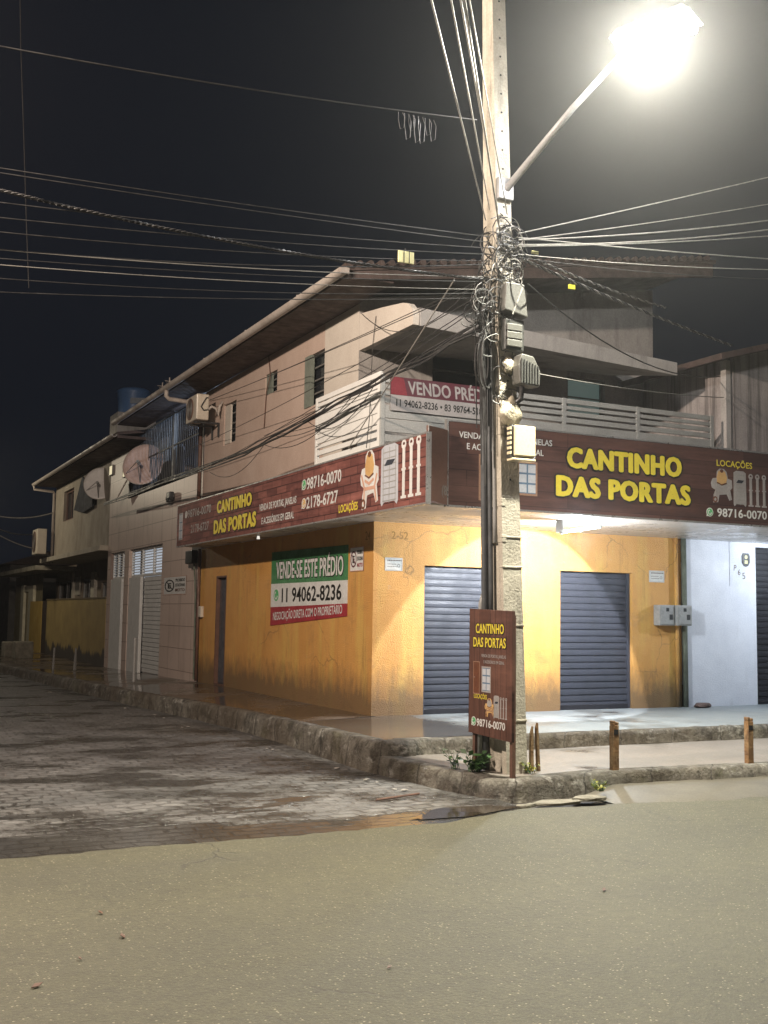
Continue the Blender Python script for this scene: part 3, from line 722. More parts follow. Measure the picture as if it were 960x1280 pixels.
# main roof: one slope rising from the side street, eaves running on over the tiled house
def rz(x): return 6.98+.172*(x+.78)
rf = MB()
rf.hexa([(-.78, -.62, 6.92), (6.3, -.62, rz(6.3)-.06), (6.3, 14.4, rz(6.3)-.06), (-.78, 14.4, 6.92), (-.78, -.62, 6.98), (6.3, -.62, rz(6.3)), (6.3, 14.4, rz(6.3)), (-.78, 14.4, 6.98)])
roof = rf.build('roof', M['rooftile'], CB)
mb = MB()
for i in range(40):   # tile courses showing at the verge
    x = -.78+i*.176
    mb.tube([(x, -.66, rz(x)+.03), (x, -.35, rz(x)+.015)], .05, 8)
mb.build('verge_tiles', M['rooftile'], roof)
MB().hexa([(-.7, -.60, 6.80), (6.25, -.60, rz(6.25)-.30), (6.25, -.56, rz(6.25)-.30), (-.7, -.56, 6.80), (-.7, -.60, 6.93), (6.25, -.60, rz(6.25)-.065), (6.25, -.56, rz(6.25)-.065), (-.7, -.56, 6.93)]).build('verge_board', M['wood_roof'], roof)
mb = MB()
for i in range(62):   # boarded eaves
    y = -.55+i*.241; mb.fbox(FL(0), -y-.233, -y, 6.853+.006*random.random(), 6.88, 0.0, .76)
mb.build('eaves_boards', M['wood_roof'], roof)
mb = MB(); n = 10
prof = [(-.86+.08*math.cos(math.pi+math.pi*i/n)*1.0, 6.93+.09*math.sin(math.pi+math.pi*i/n)) for i in range(n+1)]
prof += [(x*1.0+(.006 if x < -.86 else -.006), z+.008) for x, z in prof[::-1]]
mb.prism([(x, -.66, z) for x, z in prof], (0, 15.1, 0))
for y in (1, 3.5, 6, 8.5, 11, 13): mb.box(-.945, -.775, y, y+.04, 6.93, 6.945)
mb.box(-.93, -.79, -.675, -.655, 6.845, 6.94)
mb.build('gutter', M['gutter'], roof, smooth=False)
MB().tube([(-.86, 9.1, 6.85), (-.86, 9.1, 6.72), (-.80, 9.1, 6.66), (-.3, 9.05, 6.62), (-.08, 9.02, 6.60)], .05, 10).build('gutter_elbow', M['gutter'], roof, smooth=True)
MB().tube([(-.065, 9.0, 6.62), (-.065, 9.0, 4.2)], .045, 10).build('downpipe', M['pipe'], CB, smooth=True)
MB().tube([(-.05, 8.86, 3.3), (-.05, 8.84, .38)], .035, 8).build('downpipe', M['pipe'], CB, smooth=True)
MB().tube([(5.83, -.045, 3.3), (5.85, -.045, .38)], .035, 8).build('downpipe', M['yellow'], CB, smooth=True)
MB().tube([(6.0, -.05, 3.3), (6.02, -.05, .38)], .045, 8).build('downpipe', M['greenpipe'], CB, smooth=True)
MB().fbox(L0, -8.76, -8.58, 1.78, 2.02, 0, .07).build('meter_box', M['ac'], CB, bevel=.01)
# balcony parapet of horizontal boards
BR = thing('balcony_railing', 'white boarded balcony railing wrapping the corner above the brick-print signs', 'railing', (-.7, -1.6, 3.5))
FS = FL(-.70)
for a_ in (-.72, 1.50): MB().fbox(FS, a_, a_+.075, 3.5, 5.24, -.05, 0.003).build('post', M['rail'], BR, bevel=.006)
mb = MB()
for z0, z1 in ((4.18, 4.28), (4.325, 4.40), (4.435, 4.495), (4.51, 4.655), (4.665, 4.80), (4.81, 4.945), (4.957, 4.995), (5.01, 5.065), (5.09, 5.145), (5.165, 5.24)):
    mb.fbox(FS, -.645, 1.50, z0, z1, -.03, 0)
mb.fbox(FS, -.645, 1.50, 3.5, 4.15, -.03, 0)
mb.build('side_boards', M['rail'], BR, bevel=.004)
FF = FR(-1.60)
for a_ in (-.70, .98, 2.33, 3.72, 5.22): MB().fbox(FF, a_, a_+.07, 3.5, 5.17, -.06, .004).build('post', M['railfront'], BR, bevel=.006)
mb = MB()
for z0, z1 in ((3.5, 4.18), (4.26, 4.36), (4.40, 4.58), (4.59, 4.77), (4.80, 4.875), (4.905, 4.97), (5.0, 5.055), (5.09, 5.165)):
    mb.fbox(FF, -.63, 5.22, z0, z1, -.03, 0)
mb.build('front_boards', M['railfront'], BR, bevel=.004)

# ================================================================ signs
def icon_phone(F, a, b, r, parent, d, sx=1, ring_mat=None):
    "chat-and-handset icon"
    o = MB().disc(F, a, b, r, 0, d, 22, sx).fpoly(F, [(a-sx*r*.95, b-r*.95), (a-sx*r*.35, b-r*.85), (a-sx*r*.85, b-r*.35)], 0, d+.0006).build('phone_icon', M['signwhite'], parent)
    MB().disc(F, a, b, r*.82, d, d+.002, 22, sx).build('icon_disc', ring_mat or M['waGreen'], o)
    mb = MB(); pts = [(a+sx*r*.5*math.cos(t), b+r*.5*math.sin(t)) for t in lin(R_(150), R_(300), 7)]
    mb.stroke(F, pts, r*.2, d+.002, d+.004); mb.stroke(F, [pts[0], (a-sx*r*.22, b+r*.38)], r*.26, d+.002, d+.0045); mb.stroke(F, [pts[-1], (a+sx*r*.40, b-r*.2)], r*.26, d+.002, d+.0045)
    mb.build('handset', M['signwhite'], o); return o
def pic_window(F, a0, a1, b0, b1, parent, d, edge=None):
    o = frame(F, a0, a1, b0, b1, (a1-a0)*.09, 0, d+.002).build('window_picture', edge or M['signgrey'], parent)
    mb = MB(); t = (a1-a0)*.09; ca = (a0+a1)/2; g_ = (a1-a0)*.04
    for i in range(3):
        z0 = b0+t+(b1-b0-2*t)*i/3; z1 = b0+t+(b1-b0-2*t)*(i+1)/3
        mb.fbox(F, a0+t, ca-g_, z0+g_, z1-g_, 0, d+.001); mb.fbox(F, ca+g_, a1-t, z0+g_, z1-g_, 0, d+.001)
    mb.build('picture_panes', M['scaf'], o)
    mb = MB().fbox(F, a0+t, a1-t, b0+t, b1-t, 0, d); mb.build('picture_sash', M['pictureblue'], o); return o
def pic_door(F, a0, a1, b0, b1, parent, d):
    o = MB().fbox(F, a0, a1, b0, b1, 0, d).build('door_picture', M['picturedoor'], parent)
    t = (a1-a0)*.07
    frame(F, a0-t, a1+t, b0-t, b1+t, t, 0, d+.002).build('picture_edge', M['pictureedge'], o)
    MB().fbox(F, a0+t, a0+3*t, (b0+b1)/2, (b0+b1)/2+t, d, d+.003).build('picture_handle', M['signgrey'], o); return o
def pic_mixer(F, a, b, w_, h, parent, d, m1, m2, me_):
    "cement mixer: tilted drum on a wheeled frame"
    X = lambda u: a+u*w_
    Y = lambda v: b+v*h
    o = MB().fpoly(F, [(X(u), Y(v)) for u, v in ((.02, .55), (.10, .70), (.28, .72), (.30, .92), (.42, 1.0), (.62, 1.0), (.74, .92), (.80, .72), (.98, .68), (1.0, .45), (.90, .38), (.98, .10), (.86, .07), (.74, .25), (.40, .22), (.34, .0), (.12, -.02), (.14, .22), (.22, .36), (.06, .42))], 0, d).build('mixer_picture', me_, parent)
    MB().fpoly(F, [(X(u), Y(v)) for u, v in ((.30, .60), (.28, .74), (.36, .92), (.50, .96), (.66, .92), (.76, .74), (.72, .60), (.5, .54))], d, d+.002).build('mixer_drum', m1, o)
    MB().disc(F, X(.51), Y(.935), .055*h, d+.002, d+.004, 14, 1.2).stroke(F, [(X(.30), Y(.58)), (X(.5), Y(.52)), (X(.72), Y(.58))], .03*h, d+.002, d+.004).build('drum_mouth', M['picturedoor'], o)
    mb = MB().stroke(F, [(X(.10), Y(.58)), (X(.25), Y(.36)), (X(.24), Y(.10))], .05*h, d, d+.002).stroke(F, [(X(.90), Y(.55)), (X(.80), Y(.36)), (X(.88), Y(.12))], .05*h, d, d+.002).stroke(F, [(X(.26), Y(.34)), (X(.80), Y(.34))], .06*h, d, d+.0025).stroke(F, [(X(.3), Y(.48)), (X(.5), Y(.42)), (X(.72), Y(.48))], .05*h, d, d+.0028)
    mb.build('mixer_frame', m2, o)
    MB().ring(F, X(.20), Y(.08), .09*h, .04*h, d, d+.003, 14).build('mixer_wheel', M['picturedoor'], o); return o
def pic_scaffold(F, a, b, w_, h, parent, d, m1):
    o = MB().fpoly(F, [(a-.02*w_, b+.06*h), (a+.05*w_, b), (a+w_*.2, b+.06*h), (a+.8*w_, b+.06*h), (a+.95*w_, b), (a+w_*1.02, b+.06*h), (a+w_, b+h*.95), (a+.8*w_, b+h), (a+.2*w_, b+h), (a, b+h*.95)], 0, d).build('scaffold_picture', m1, parent)
    mb = MB()
    for u in (.14, .5, .86): mb.stroke(F, [(a+u*w_, b+.05*h), (a+u*w_, b+.95*h)], .03*w_, d, d+.001)
    for k in range(9): mb.stroke(F, [(a+.12*w_, b+h*(.08+.1*k)), (a+.88*w_, b+h*(.08+.1*k))], .03*w_, d, d+.0018)
    mb.build('scaffold_bars', M['pvc'], o)
    MB().fpoly(F, [(a+.2*w_, b+.66*h), (a+.66*w_, b+.66*h), (a+.84*w_, b+.74*h), (a+.36*w_, b+.75*h)], d, d+.003).build('scaffold_deck', M['cloth'], o); return o
def pic_props(F, a, b, w_, h, parent, d, m1, n=3):
    for i in range(n):
        x = a+w_*(i+.5)/n; t = w_*.12
        mb = MB().fbox(F, x-t/2, x+t/2, b+.05*h, b+.95*h, 0, d)
        mb.ring(F, x, b+.96*h, t*.9, t*.45, 0, d+.001, 12).fbox(F, x-t, x+t, b, b+.05*h, 0, d+.001).fbox(F, x-t*.8, x+t*.8, b+.5*h, b+.54*h, 0, d+.001)
        mb.build('prop_picture', m1, parent)
def outlined(s, F, a, b, h, parent, d, width, bold=.065, out=.024):
    text(s, F, a-out, b-out, h+2*out, M['signblack'], parent, d, width+2*out, bold+.06, 'letter_outline')
    text(s, F, a, b, h, M['yellowsign'], parent, d+.003, width, bold, 'lettering')

# -- side street sign
SLs = thing('fascia_sign', 'long red brick-print shop sign over the side street with mixer and scaffold pictures', 'sign', (-.70, 2.6, 3.29))
F = FL(-.72)
MB().fbox(F, -8.36, 2.98, 3.295, 4.17, -.06, 0).build('panel', M['signL'], SLs)
frame(F, -8.38, 3.0, 3.275, 4.19, .022, -.062, .006).build('frame', M['alu'], SLs)
def fl(px, py): p = at(px, py, 0, -.72); return -p.y, p.z
outlined('CANTINHO', F, -5.55, 3.80, .25, SLs, .003, 2.02)
outlined('DAS PORTAS', F, -5.72, 3.41, .28, SLs, .003, 2.44)
text('98716-0070', F, -7.55, 3.86, .17, M['signgrey'], SLs, .003, 1.62, .01)
text('2178-6727', F, -7.30, 3.53, .17, M['signgrey'], SLs, .003, 1.25, .01)
icon_phone(F, -7.68, 3.94, .075, SLs, .003, 1.1, M['signgrey'])
pic_window(F, -8.2, -7.92, 3.42, 4.0, SLs, .003)
text('VENDA DE PORTAS, JANELAS', F, -3.13, 3.66, .12, M['signwhite'], SLs, .003, 1.74, .02)
text('E ACESSÓRIOS EM GERAL', F, -3.0, 3.42, .12, M['signwhite'], SLs, .003, 1.52, .02)
text('98716-0070', F, -.96, 3.83, .19, M['signwhite'], SLs, .003, 1.33, .018)
text('2178-6727', F, -.96, 3.53, .19, M['signwhite'], SLs, .003, 1.22, .018)
icon_phone(F, -1.08, 3.92, .085, SLs, .003, 1.1)
icon_phone(F, -1.07, 3.62, .085, SLs, .003, 1.1, M['mixer'])
text('LOCAÇÕES', F, .30, 3.365, .12, M['yellowsign'], SLs, .003, .66, .02)
pic_mixer(F, 1.02, 3.36, .60, .80, SLs, .003, M['mixer'], M['mixerlow'], M['signwhite'])
pic_scaffold(F, 1.70, 3.345, .50, .82, SLs, .003, M['scaf'])
pic_props(F, 2.26, 3.40, .62, .74, SLs, .003, M['signwhite'])
# -- main road sign
SR = thing('fascia_sign', 'dark brown plank-print shop sign on the main-road awning with big yellow shop name', 'sign', (3.4, -2.72, 3.29))
F = FR(-2.75)
MB().fbox(F, -.27, 7.6, 3.31, 4.40, -.06, 0).build('panel', M['signR'], SR)
frame(F, -.30, 7.62, 3.285, 4.425, .025, -.062, .006).build('frame', M['alu'], SR)
outlined('CANTINHO', F, 1.58, 3.93, .30, SR, .003, 2.02, .065, .026)
outlined('DAS PORTAS', F, 1.40, 3.53, .30, SR, .003, 2.36, .065, .026)
text('VENDA DE PORTAS, JANELAS', F, -.12, 4.20, .085, M['signwhite'], SR, .003, 1.46, .015)
text('E ACESSÓRIOS EM GERAL', F, -.0, 4.055, .085, M['signwhite'], SR, .003, 1.20, .015)
pic_door(F, .21, .56, 3.42, 3.98, SR, .003)
pic_window(F, .78, 1.10, 3.50, 3.96, SR, .003, M['pictureedge'])
text('LOCAÇÕES', F, 4.26, 4.15, .095, M['yellowsign'], SR, .003, .70, .015)
pic_mixer(F, 4.14, 3.61, .42, .50, SR, .003, M['mixer'], M['signgrey'], M['signgrey'])
pic_scaffold(F, 4.59, 3.57, .24, .53, SR, .003, M['signgrey'])
pic_props(F, 4.86, 3.58, .40, .47, SR, .003, M['signgrey'])
text('98716-0070', F, 4.26, 3.40, .13, M['signwhite'], SR, .003, .98, .018)
icon_phone(F, 4.12, 3.455, .065, SR, .003)
# -- filler panel between them
FP = thing('filler_panel', 'plain brown panel closing the corner gap between the two fascia signs', 'panel', (-.5, -2.9, 3.29))
c0, c1 = Vector((-.705, -2.995, 0)), Vector((-.305, -2.80, 0)); u_ = (c1-c0).normalized()
Fc = Fr(c0, u_, u_.cross(Vector((0, 0, 1)))); wd = (c1-c0).length
MB().fbox(Fc, 0, wd, 3.3, 4.27, -.03, 0).build('panel', M['filler'], FP)
MB().fbox(Fc, 0, .014, 3.3, 4.27, 0, .008).fbox(Fc, wd-.014, wd, 3.3, 4.27, 0, .008).build('edge_trim', M['alu'], FP)
text('(8', Fc, wd-.14, 3.42, .13, M['graff'], FP, .003, .12, .02)
# -- for sale banner on the yellow wall
BN = thing('sale_banner', 'green, white and red building-for-sale banner on the yellow side wall', 'banner', (-.02, 2.6, 1.9))
F = L0; a0, a1 = -4.36, -.92
def ban(b0a, b1a, b0b, b1b, mt, nm):   # slightly tapering bands (left heights, right heights)
    MB().hexa([F.P(a0, b0a, .012), F.P(a1, b0b, .012), F.P(a1, b0b, .002), F.P(a0, b0a, .002), F.P(a0, b1a, .012), F.P(a1, b1b, .012), F.P(a1, b1b, .002), F.P(a0, b1a, .002)]).build(nm, mt, BN)
ban(2.43, 3.02, 2.43, 2.99, M['signgreen'], 'green_band')
ban(2.0, 2.43, 2.06, 2.43, M['signwhite'], 'white_band')
ban(1.66+.0, 2.0, 1.86, 2.06, M['signred'], 'red_band')
text('VENDE-SE ESTE PRÉDIO', F, -4.12, 2.50, .36, M['signblack'], BN, .0125, 3.06, .075, 'letter_outline', .001)
text('VENDE-SE ESTE PRÉDIO', F, -4.10, 2.52, .32, M['signwhite'], BN, .0145, 3.02, .02, 'lettering', .001)
text('11 94062-8236', F, -3.80, 2.09, .265, M['signblack'], BN, .0125, 2.66, .02, rise=.012)
icon_phone(F, -4.08, 2.22, .13, BN, .0125, 1.15)
text('NEGOCIAÇÃO DIRETA COM O PROPRIETÁRIO', F, -4.22, 1.76, .15, M['signwhite'], BN, .0125, 3.12, .01, rise=.045)
# -- balcony banner
B2 = thing('sale_banner', 'white and red for-sale banner tied to the balcony railing behind the pole', 'banner', (.4, -1.64, 4.7))
F = FR(-1.612)
MB().fbox(F, -.56, 1.32, 4.70, 4.92, 0, .01).build('white_band', M['signgrey'], B2)  # white band given grey, the banner's dimness put into its colour
MB().fbox(F, -.56, 1.32, 4.92, 5.175, 0, .01).build('red_band', mat('shaded_red_print', (.10, .02, .03), (.07, .016, .024), .5, 3, .05), B2)  # red darkened in its colour because the banner hangs in shade
MB().fpoly(F, [(-.55, 4.925), (-.30, 4.925), (-.36, 5.17), (-.55, 5.17)], .01, .0112).build('red_flash', mat('shaded_red_flash', (.2, .02, .03)), B2)  # flash red darkened for the same shade
text('VENDO PRÉDIO', F, -.28, 4.955, .19, M['signgrey'], B2, .012, 1.42, .02, skew=-.1)
text('11 94062-8236 • 83 98764-5181 • 83 9', F, -.47, 4.765, .105, M['signblack'], B2, .011, 1.74, .015)
# -- little plates
def no_parking(F, a, b, w_, h, label, loc, red):
    o = thing('parking_sign', label, 'sign', loc, None)
    MB().fbox(F, a, a+w_, b, b+h, .001, .008).build('plate', M['signwhite'], o)
    frame(F, a, a+w_, b, b+h, .012, .001, .0095).build('plate_border', M['mixerlow'], o)
    r = h*.34; sx = (w_*.22)/r; ca, cb = a+w_*.27, b+h*.5
    MB().ring(F, ca, cb, r, r*.2, .008, .0105, 24, sx).stroke(F, [(ca-sx*r*.62, cb+r*.62), (ca+sx*r*.62, cb-r*.62)], r*.17, .008, .0112).build('ban_ring', M['signblack'] if not red else mat('maroon_print', (.11, .03, .035)), o)
    text('E', F, ca-sx*r*.36, cb-r*.45, r*.92, M['signblack'], o, .0085, sx*r*.72, .05)
    for i, s in enumerate(('PROIBIDO', 'ESTACIONAR', 'MOTO')):
        text(s, F, a+w_*.54, b+h*(.70-.265*i), h*.17, M['signblack'] if i < 2 else (M['signred'] if red else M['picturedoor']), o, .0085, w_*.41, .045)
    return o
no_parking(L0, -11.95, 2.30, 1.95, .44, 'no-parking plate on the pale tiled house wall near its corner', (0, 10.9, 2.3), False)
no_parking(L0, -.84, 2.56, .50, .38, 'small no-parking plate on the yellow wall beside the green banner', (0, .6, 2.56), True)
def info_plate(a, b, w_, h, label):
    o = thing('notice_plate', label, 'sign', (a, 0, b))
    MB().fbox(F0, a, a+w_, b, b+h, .001, .01).build('plate', M['plate'], o, bevel=.003)
    frame(F0, a+.012, a+w_-.012, b+.012, b+h-.012, .005, .01, .0112).build('plate_border', M['signgrey'], o)
    mb = MB(); random.seed(int(a*10))
    for r_, (z, hh) in enumerate(((.74, .10), (.48, .055), (.30, .055))):
        x = a+.04
        while x < a+w_*(.92 if r_ == 0 else .62):
            ww = random.uniform(.012, .03); mb.fbox(F0, x, x+ww, b+h*z, b+h*(z+hh), .01, .0115); x += ww+.007
    mb.build('worn_print', M['graff'], o)
    MB().ring(F0, a+w_*.78, b+h*.40, h*.13, .008, .01, .0115, 14).build('stamp', M['graff'], o)
info_plate(.19, 2.56, .30, .20, 'small enamel notice on the yellow pillar left of the shutters')
info_plate(5.27, 2.52, .33, .20, 'small white notice on the yellow pillar right of the shutters')

# ================================================================ meter boxes
for a_, lab, dd in ((5.36, 'grey electricity meter box, nearer the shutter of the pair', .17), (5.70, 'grey electricity meter box beside the drain pipes, deeper of the pair', .22)):
    o = thing('meter_box', lab, 'meter box', (a_+.15, -.1, 1.76), 'meter boxes by the drain pipes')
    MB().fbox(F0, a_, a_+.325, 1.78, 2.13, .002, dd).build('box', M['pvc'], o, bevel=.012)
    MB().fbox(F0, a_+.02, a_+.305, 1.80, 2.11, dd, dd+.012).build('lid', M['pvc'], o, bevel=.006)
    MB().fbox(F0, a_+.13, a_+.19, 2.02, 2.08, dd+.012, dd+.016).fbox(F0, a_+.20, a_+.27, 1.88, 1.97, dd+.012, dd+.016).build('reading_window', M['black'], o)
    MB().disc(F0, a_+.06, 1.96, .015, dd+.012, dd+.022, 10).build('latch', M['alu'], o)

# ================================================================ white neighbour
NB = thing('white_shop', 'white-walled shop next to the yellow shop with dark shutter', 'building', (8.5, 0, .38))
nb = wall(F0, 6.05, 11.5, .3, 3.3, [(7.73, 9.9, .36, 3.22)], .16)
nb.quad((11.5, 0, .3), (11.5, 8, .3), (11.5, 8, 3.3), (11.5, 0, 3.3))
nb.build('ground_wall', M['whitewall'], NB)
shutter(F0, 7.734, 9.896, .39, 3.21, -.12, M['shutterdark'], NB, 27)
MB().box(6.045, 11.6, -2.69, .01, 3.302, 3.502).build('awning_slab', M['soffit'], NB, bevel=.01)
FN = FR(-1.6)
nbu = wall(FN, 5.72, 11.5, 3.503, 6.2)
nbu.quad((5.72, -1.6, 6.2), (11.5, -1.6, 6.2), (11.5, -1.6, 7.7), (7.0, -1.6, 6.55), (5.72, -1.6, 6.22))
nbu.quad((5.72, -1.6, 3.503), (5.72, 3, 3.503), (5.72, 3, 6.2), (5.72, -1.6, 6.2))
nbu.build('upper_wall', mat('streaked_pale_wall', (.40, .36, .34), (.30, .27, .26), .8, 1.2, .3, stain=(.13, .115, .11), stain_scale=(5, 5, .22), stain_lo=.46, stain_hi=.62), NB)
MB().fbox(FN, 5.56, 5.66, 3.503, 6.12, -.12, 0).build('corner_post', M['greyplaster'], NB)
MB().hexa([(5.15, -1.95, 6.02), (11.7, -1.95, 7.85), (11.7, 6, 7.85), (5.15, 6, 6.02), (5.15, -1.95, 6.12), (11.7, -1.95, 7.95), (11.7, 6, 7.95), (5.15, 6, 6.12)]).build('roof', M['wood_roof'], NB)
text('P', F0, 7.20, 2.78, .11, M['graff'], NB, .002, .06, -.01, 'scrawl', .0005, rot=-.1)
text('6', F0, 7.30, 2.70, .11, M['graff'], NB, .002, .06, -.01, 'scrawl', .0005)
text('5', F0, 7.41, 2.63, .12, M['graff'], NB, .002, .07, -.01, 'scrawl', .0005, rot=.1)
text('vende-se', F0, 6.75, .92, .06, M['signgrey'], NB, .002, .5, -.01, 'scrawl', .0005) if False else None
MB().fbox(F0, 7.10, 7.115, 2.5, 3.3, .001, .012).build('thin_pipe', M['whitewall'], NB)
o = thing('number_plaque', 'small dark shield-shaped plaque high on the white shop wall', 'plaque', (7.48, -.01, 2.87))
MB().fpoly(F0, [(7.40, 2.93), (7.44, 2.87), (7.49, 2.855), (7.54, 2.87), (7.58, 2.93), (7.58, 3.05), (7.55, 3.10), (7.43, 3.10), (7.40, 3.05)], .001, .012).build('plate', M['black'], o)
MB().disc(F0, 7.49, 3.03, .035, .012, .016, 12).fbox(F0, 7.455, 7.525, 2.91, 2.97, .012, .016).build('emblem', M['tagpale'], o)

# ================================================================ tiled house with caged balcony
TH = thing('tiled_house', 'pale tiled house with louvred garage doors and a barred upstairs balcony', 'house', (0, 13.7, .3))
GD, GD2 = (-15.75, -12.22, .25, 3.60), (-18.05, -16.28, .15, 3.60)
tw = wall(L0, -18.45, -8.92, .15, 5.15, [GD, GD2], .16)
wall(L0, -18.45, -16.1, 5.15, 6.5, (), .1, tw); wall(L0, -9.25, -8.92, 5.15, 6.84, (), .1, tw)
tw.quad((0, 18.45, .15), (4, 18.45, .15), (4, 18.45, 6.5), (0, 18.45, 6.5))
tw.build('front_wall', M['tile'], TH)
def garage(h, pillar_w, parent, louv_top):
    a0, a1, b0, b1 = h
    lb = 2.82
    # lit louvres over the leaf
    o = frame(L0, a0, a1, lb, b1, .05, -.16, -.08).build('louvre', M['white'], parent)
    mb = MB(); n = 10
    for i in range(n):
        z = lb+.06+(b1-lb-.12)*i/(n-1); mb.hexa([L0.P(a0+.05, z-.012, -.09), L0.P(a1-.05, z-.012, -.09), L0.P(a1-.05, z+.018, -.15), L0.P(a0+.05, z+.018, -.15), L0.P(a0+.05, z-.004, -.09), L0.P(a1-.05, z-.004, -.09), L0.P(a1-.05, z+.026, -.15), L0.P(a0+.05, z+.026, -.15)])
    for i in (1, 2): x = a0+(a1-a0)*i/3; mb.fbox(L0, x-.03, x+.03, lb+.05, b1-.05, -.155, -.085)
    mb.build('louvre_slats', M['white'], o)
    mb = MB().fbox(L0, a0+.02, a1-.02, lb, b1-.01, -.46, -.44); mb.build('lit_room', emit('lit_garage', (.80, .88, 1), .42), o)
    MB().fbox(L0, a0, a0+pillar_w, b0, lb-.004, -.10, -.02).build('door_pillar', M['white'], parent)
    return lb
lb = garage(GD, 1.3, TH, 3.6)
mb = MB()
n = 22; zz = lin(.30, 2.80, n)
for i in range(n): mb.fbox(L0, -14.33, -12.24, zz[i]+.006, zz[i+1]-.008, -.13, -.10+.006*(i % 2))
mb.fbox(L0, -14.36, -12.23, .26, 2.81, -.16, -.135)
mb.build('garage_door', M['white'], TH)
MB().fbox(L0, -14.45, -14.36, .2, 2.81, -.2, -.14).build('door_gap', M['dark'], TH)
lb = garage(GD2, 1.38, TH, 3.6)
MB().fbox(L0, -16.66, -16.44, .2, 2.81, -.2, -.15).build('door_gap', M['dark'], TH)
# balcony cage
BC = MB().box(1.9, 2.0, 8.95, 16.1, 5.15, 6.84).box(0, 2.0, 8.93, 8.98, 5.15, 6.84).box(0.0, 2.0, 8.95, 16.1, 5.06, 5.15)
BC.build('balcony_room', M['bluewall'], TH)
mb = MB(); i = 0
a_ = -16.05
while a_ < -9.3:
    mb.tube([L0.P(a_, 5.15, -.04), L0.P(a_, 6.84, -.04)], .013, 5); a_ += .165
for z in (5.2, 6.0, 6.8): mb.fbox(L0, -16.08, -9.26, z-.018, z+.018, -.055, -.025)
for p in (-11.56, -16.05): mb.fbox(L0, p-.05, p+.05, 5.15, 6.84, -.09, .0)
mb.build('balcony_bars', M['darkconduit'], TH)
mb = MB()
for i in range(24): mb.fbox(L0, -15.9+i*.105, -15.82+i*.105, 5.2, 6.5, -.38, -.35)
mb.build('slatted_screen', M['greyframe'], TH)
MB().fbox(L0, -16.0, -13.2, 5.15, 6.6, -.46, -.42).build('screen_back', M['cloth'], TH)
lamp('balcony_lamp_light', 'POINT', (1.0, 10.9, 6.55), 110, (.62, .78, 1), shadow_soft_size=.08)
o = tag(MB().fpoly(L0, [(-12.9, 5.62), (-12.7, 5.70), (-12.2, 5.74), (-11.7, 5.70), (-11.66, 5.16), (-12.95, 5.16)], -.14, -.10).build('hung_cloth', M['cloth']), 'dark cloth hung low inside the barred balcony, wider of two', 'laundry')
o = tag(MB().fpoly(L0, [(-11.45, 5.95), (-11.2, 6.0), (-11.0, 5.88), (-10.9, 5.80), (-10.98, 5.16), (-11.5, 5.16)], -.14, -.10).build('hung_cloth', M['cloth']), 'dark towel hanging upright inside the barred balcony by its post', 'laundry')
# siren box and small camera
o = thing('wall_bracket_lamp', 'small black floodlight on the tiled house above the end of the red sign', 'floodlight', (0, 11.3, 4.6))
MB().fbox(L0, -11.45, -11.15, 4.55, 4.80, .04, .16).build('housing', M['black'], o, bevel=.02)
MB().fbox(L0, -11.62, -11.45, 4.62, 4.72, .06, .13).build('nozzle', M['black'], o, bevel=.02)
MB().tube([(0, 11.3, 4.66), (-.05, 11.3, 4.66)], .03, 8).build('bracket', M['black'], o)
o = thing('cable_box', 'small black box under the far end of the red sign', 'box', (-.1, 9.3, 3.05))
MB().fbox(L0, -9.62, -9.08, 2.98, 3.28, .02, .16).build('housing', M['black'], o, bevel=.02)
MB().tube([(-.1, 9.1, 3.0), (-.06, 9.05, 2.3), (-.05, 9.04, .4)], .018, 6).build('cable_drop', M['greenpipe'], o)

# ================================================================ pale house further along
PH = thing('pale_house', 'dim beige house further along the side street with jutting upper floor', 'house', (0, 23, .2))
UW = [(-26.2, -24.3, 5.1, 6.2), (-23.0, -20.4, 5.25, 6.2)]
uw = wall(L0, -27.9, -18.46, 3.86, 6.5, UW, .2)
uw.quad((0, 27.9, 3.86), (3, 27.9, 3.86), (3, 27.9, 6.5), (0, 27.9, 6.5))
uw.build('upper_wall', mat('beige_plaster', (.37, .325, .26), (.29, .25, .20), .8, 1.2, .3, stain=(.15, .12, .09), stain_lo=.55, stain_hi=.8), PH)
window(L0, UW[0], M['pipe'], M['glass'], PH, 0, .12, 1, .07)
window(L0, UW[1], M['greyframe'], M['glass'], PH, 0, .12, 2, .06)
MB().fbox(L0, -29.4, -18.46, 3.70, 3.86, -1.2, .26).build('floor_slab', mat('pale_slab', (.42, .38, .31), (.33, .29, .23), .8, 1.5, .3), PH, bevel=.01)
FRc = FL(1.2)
LW = [(-28.4, -26.4, .3, 3.1), (-33.6, -30.2, .9, 3.1), (-24.9, -22.8, .4, 2.9)]
wall(FRc, -34, -18.46, .1, 3.70, LW, .15).build('lower_wall', mat('brown_plaster', (.25, .20, .15), (.18, .145, .11), .8, 1.3, .3, stain=(.1, .08, .06)), PH)
for h in LW: window(FRc, h, M['pvc'], M['glass'], PH, 1, .08, 1, .08)
for q_ in ((-29.6, -28.7, 2.5, 3.2, 0, .04), (-26.2, -25.6, .3, 3.3, 0, .12), (-30.0, -29.8, .3, 3.4, 0, .1)): MB().fbox(FRc, *q_).build('white_surround', mat('chalky_white', (.48, .45, .38), (.36, .33, .27)), PH)
pr = MB().hexa([(-.75, 14.42, 6.60), (3.5, 14.42, 7.3), (3.5, 27.9, 7.3), (-.75, 27.9, 6.60), (-.75, 14.42, 6.68), (3.5, 14.42, 7.4), (3.5, 27.9, 7.4), (-.75, 27.9, 6.68)])
pr = pr.build('roof', M['rooftile'], PH)
MB().box(-.74, .2, 14.42, 27.85, 6.52, 6.595).build('eaves_boards', M['wood_roof'], pr)
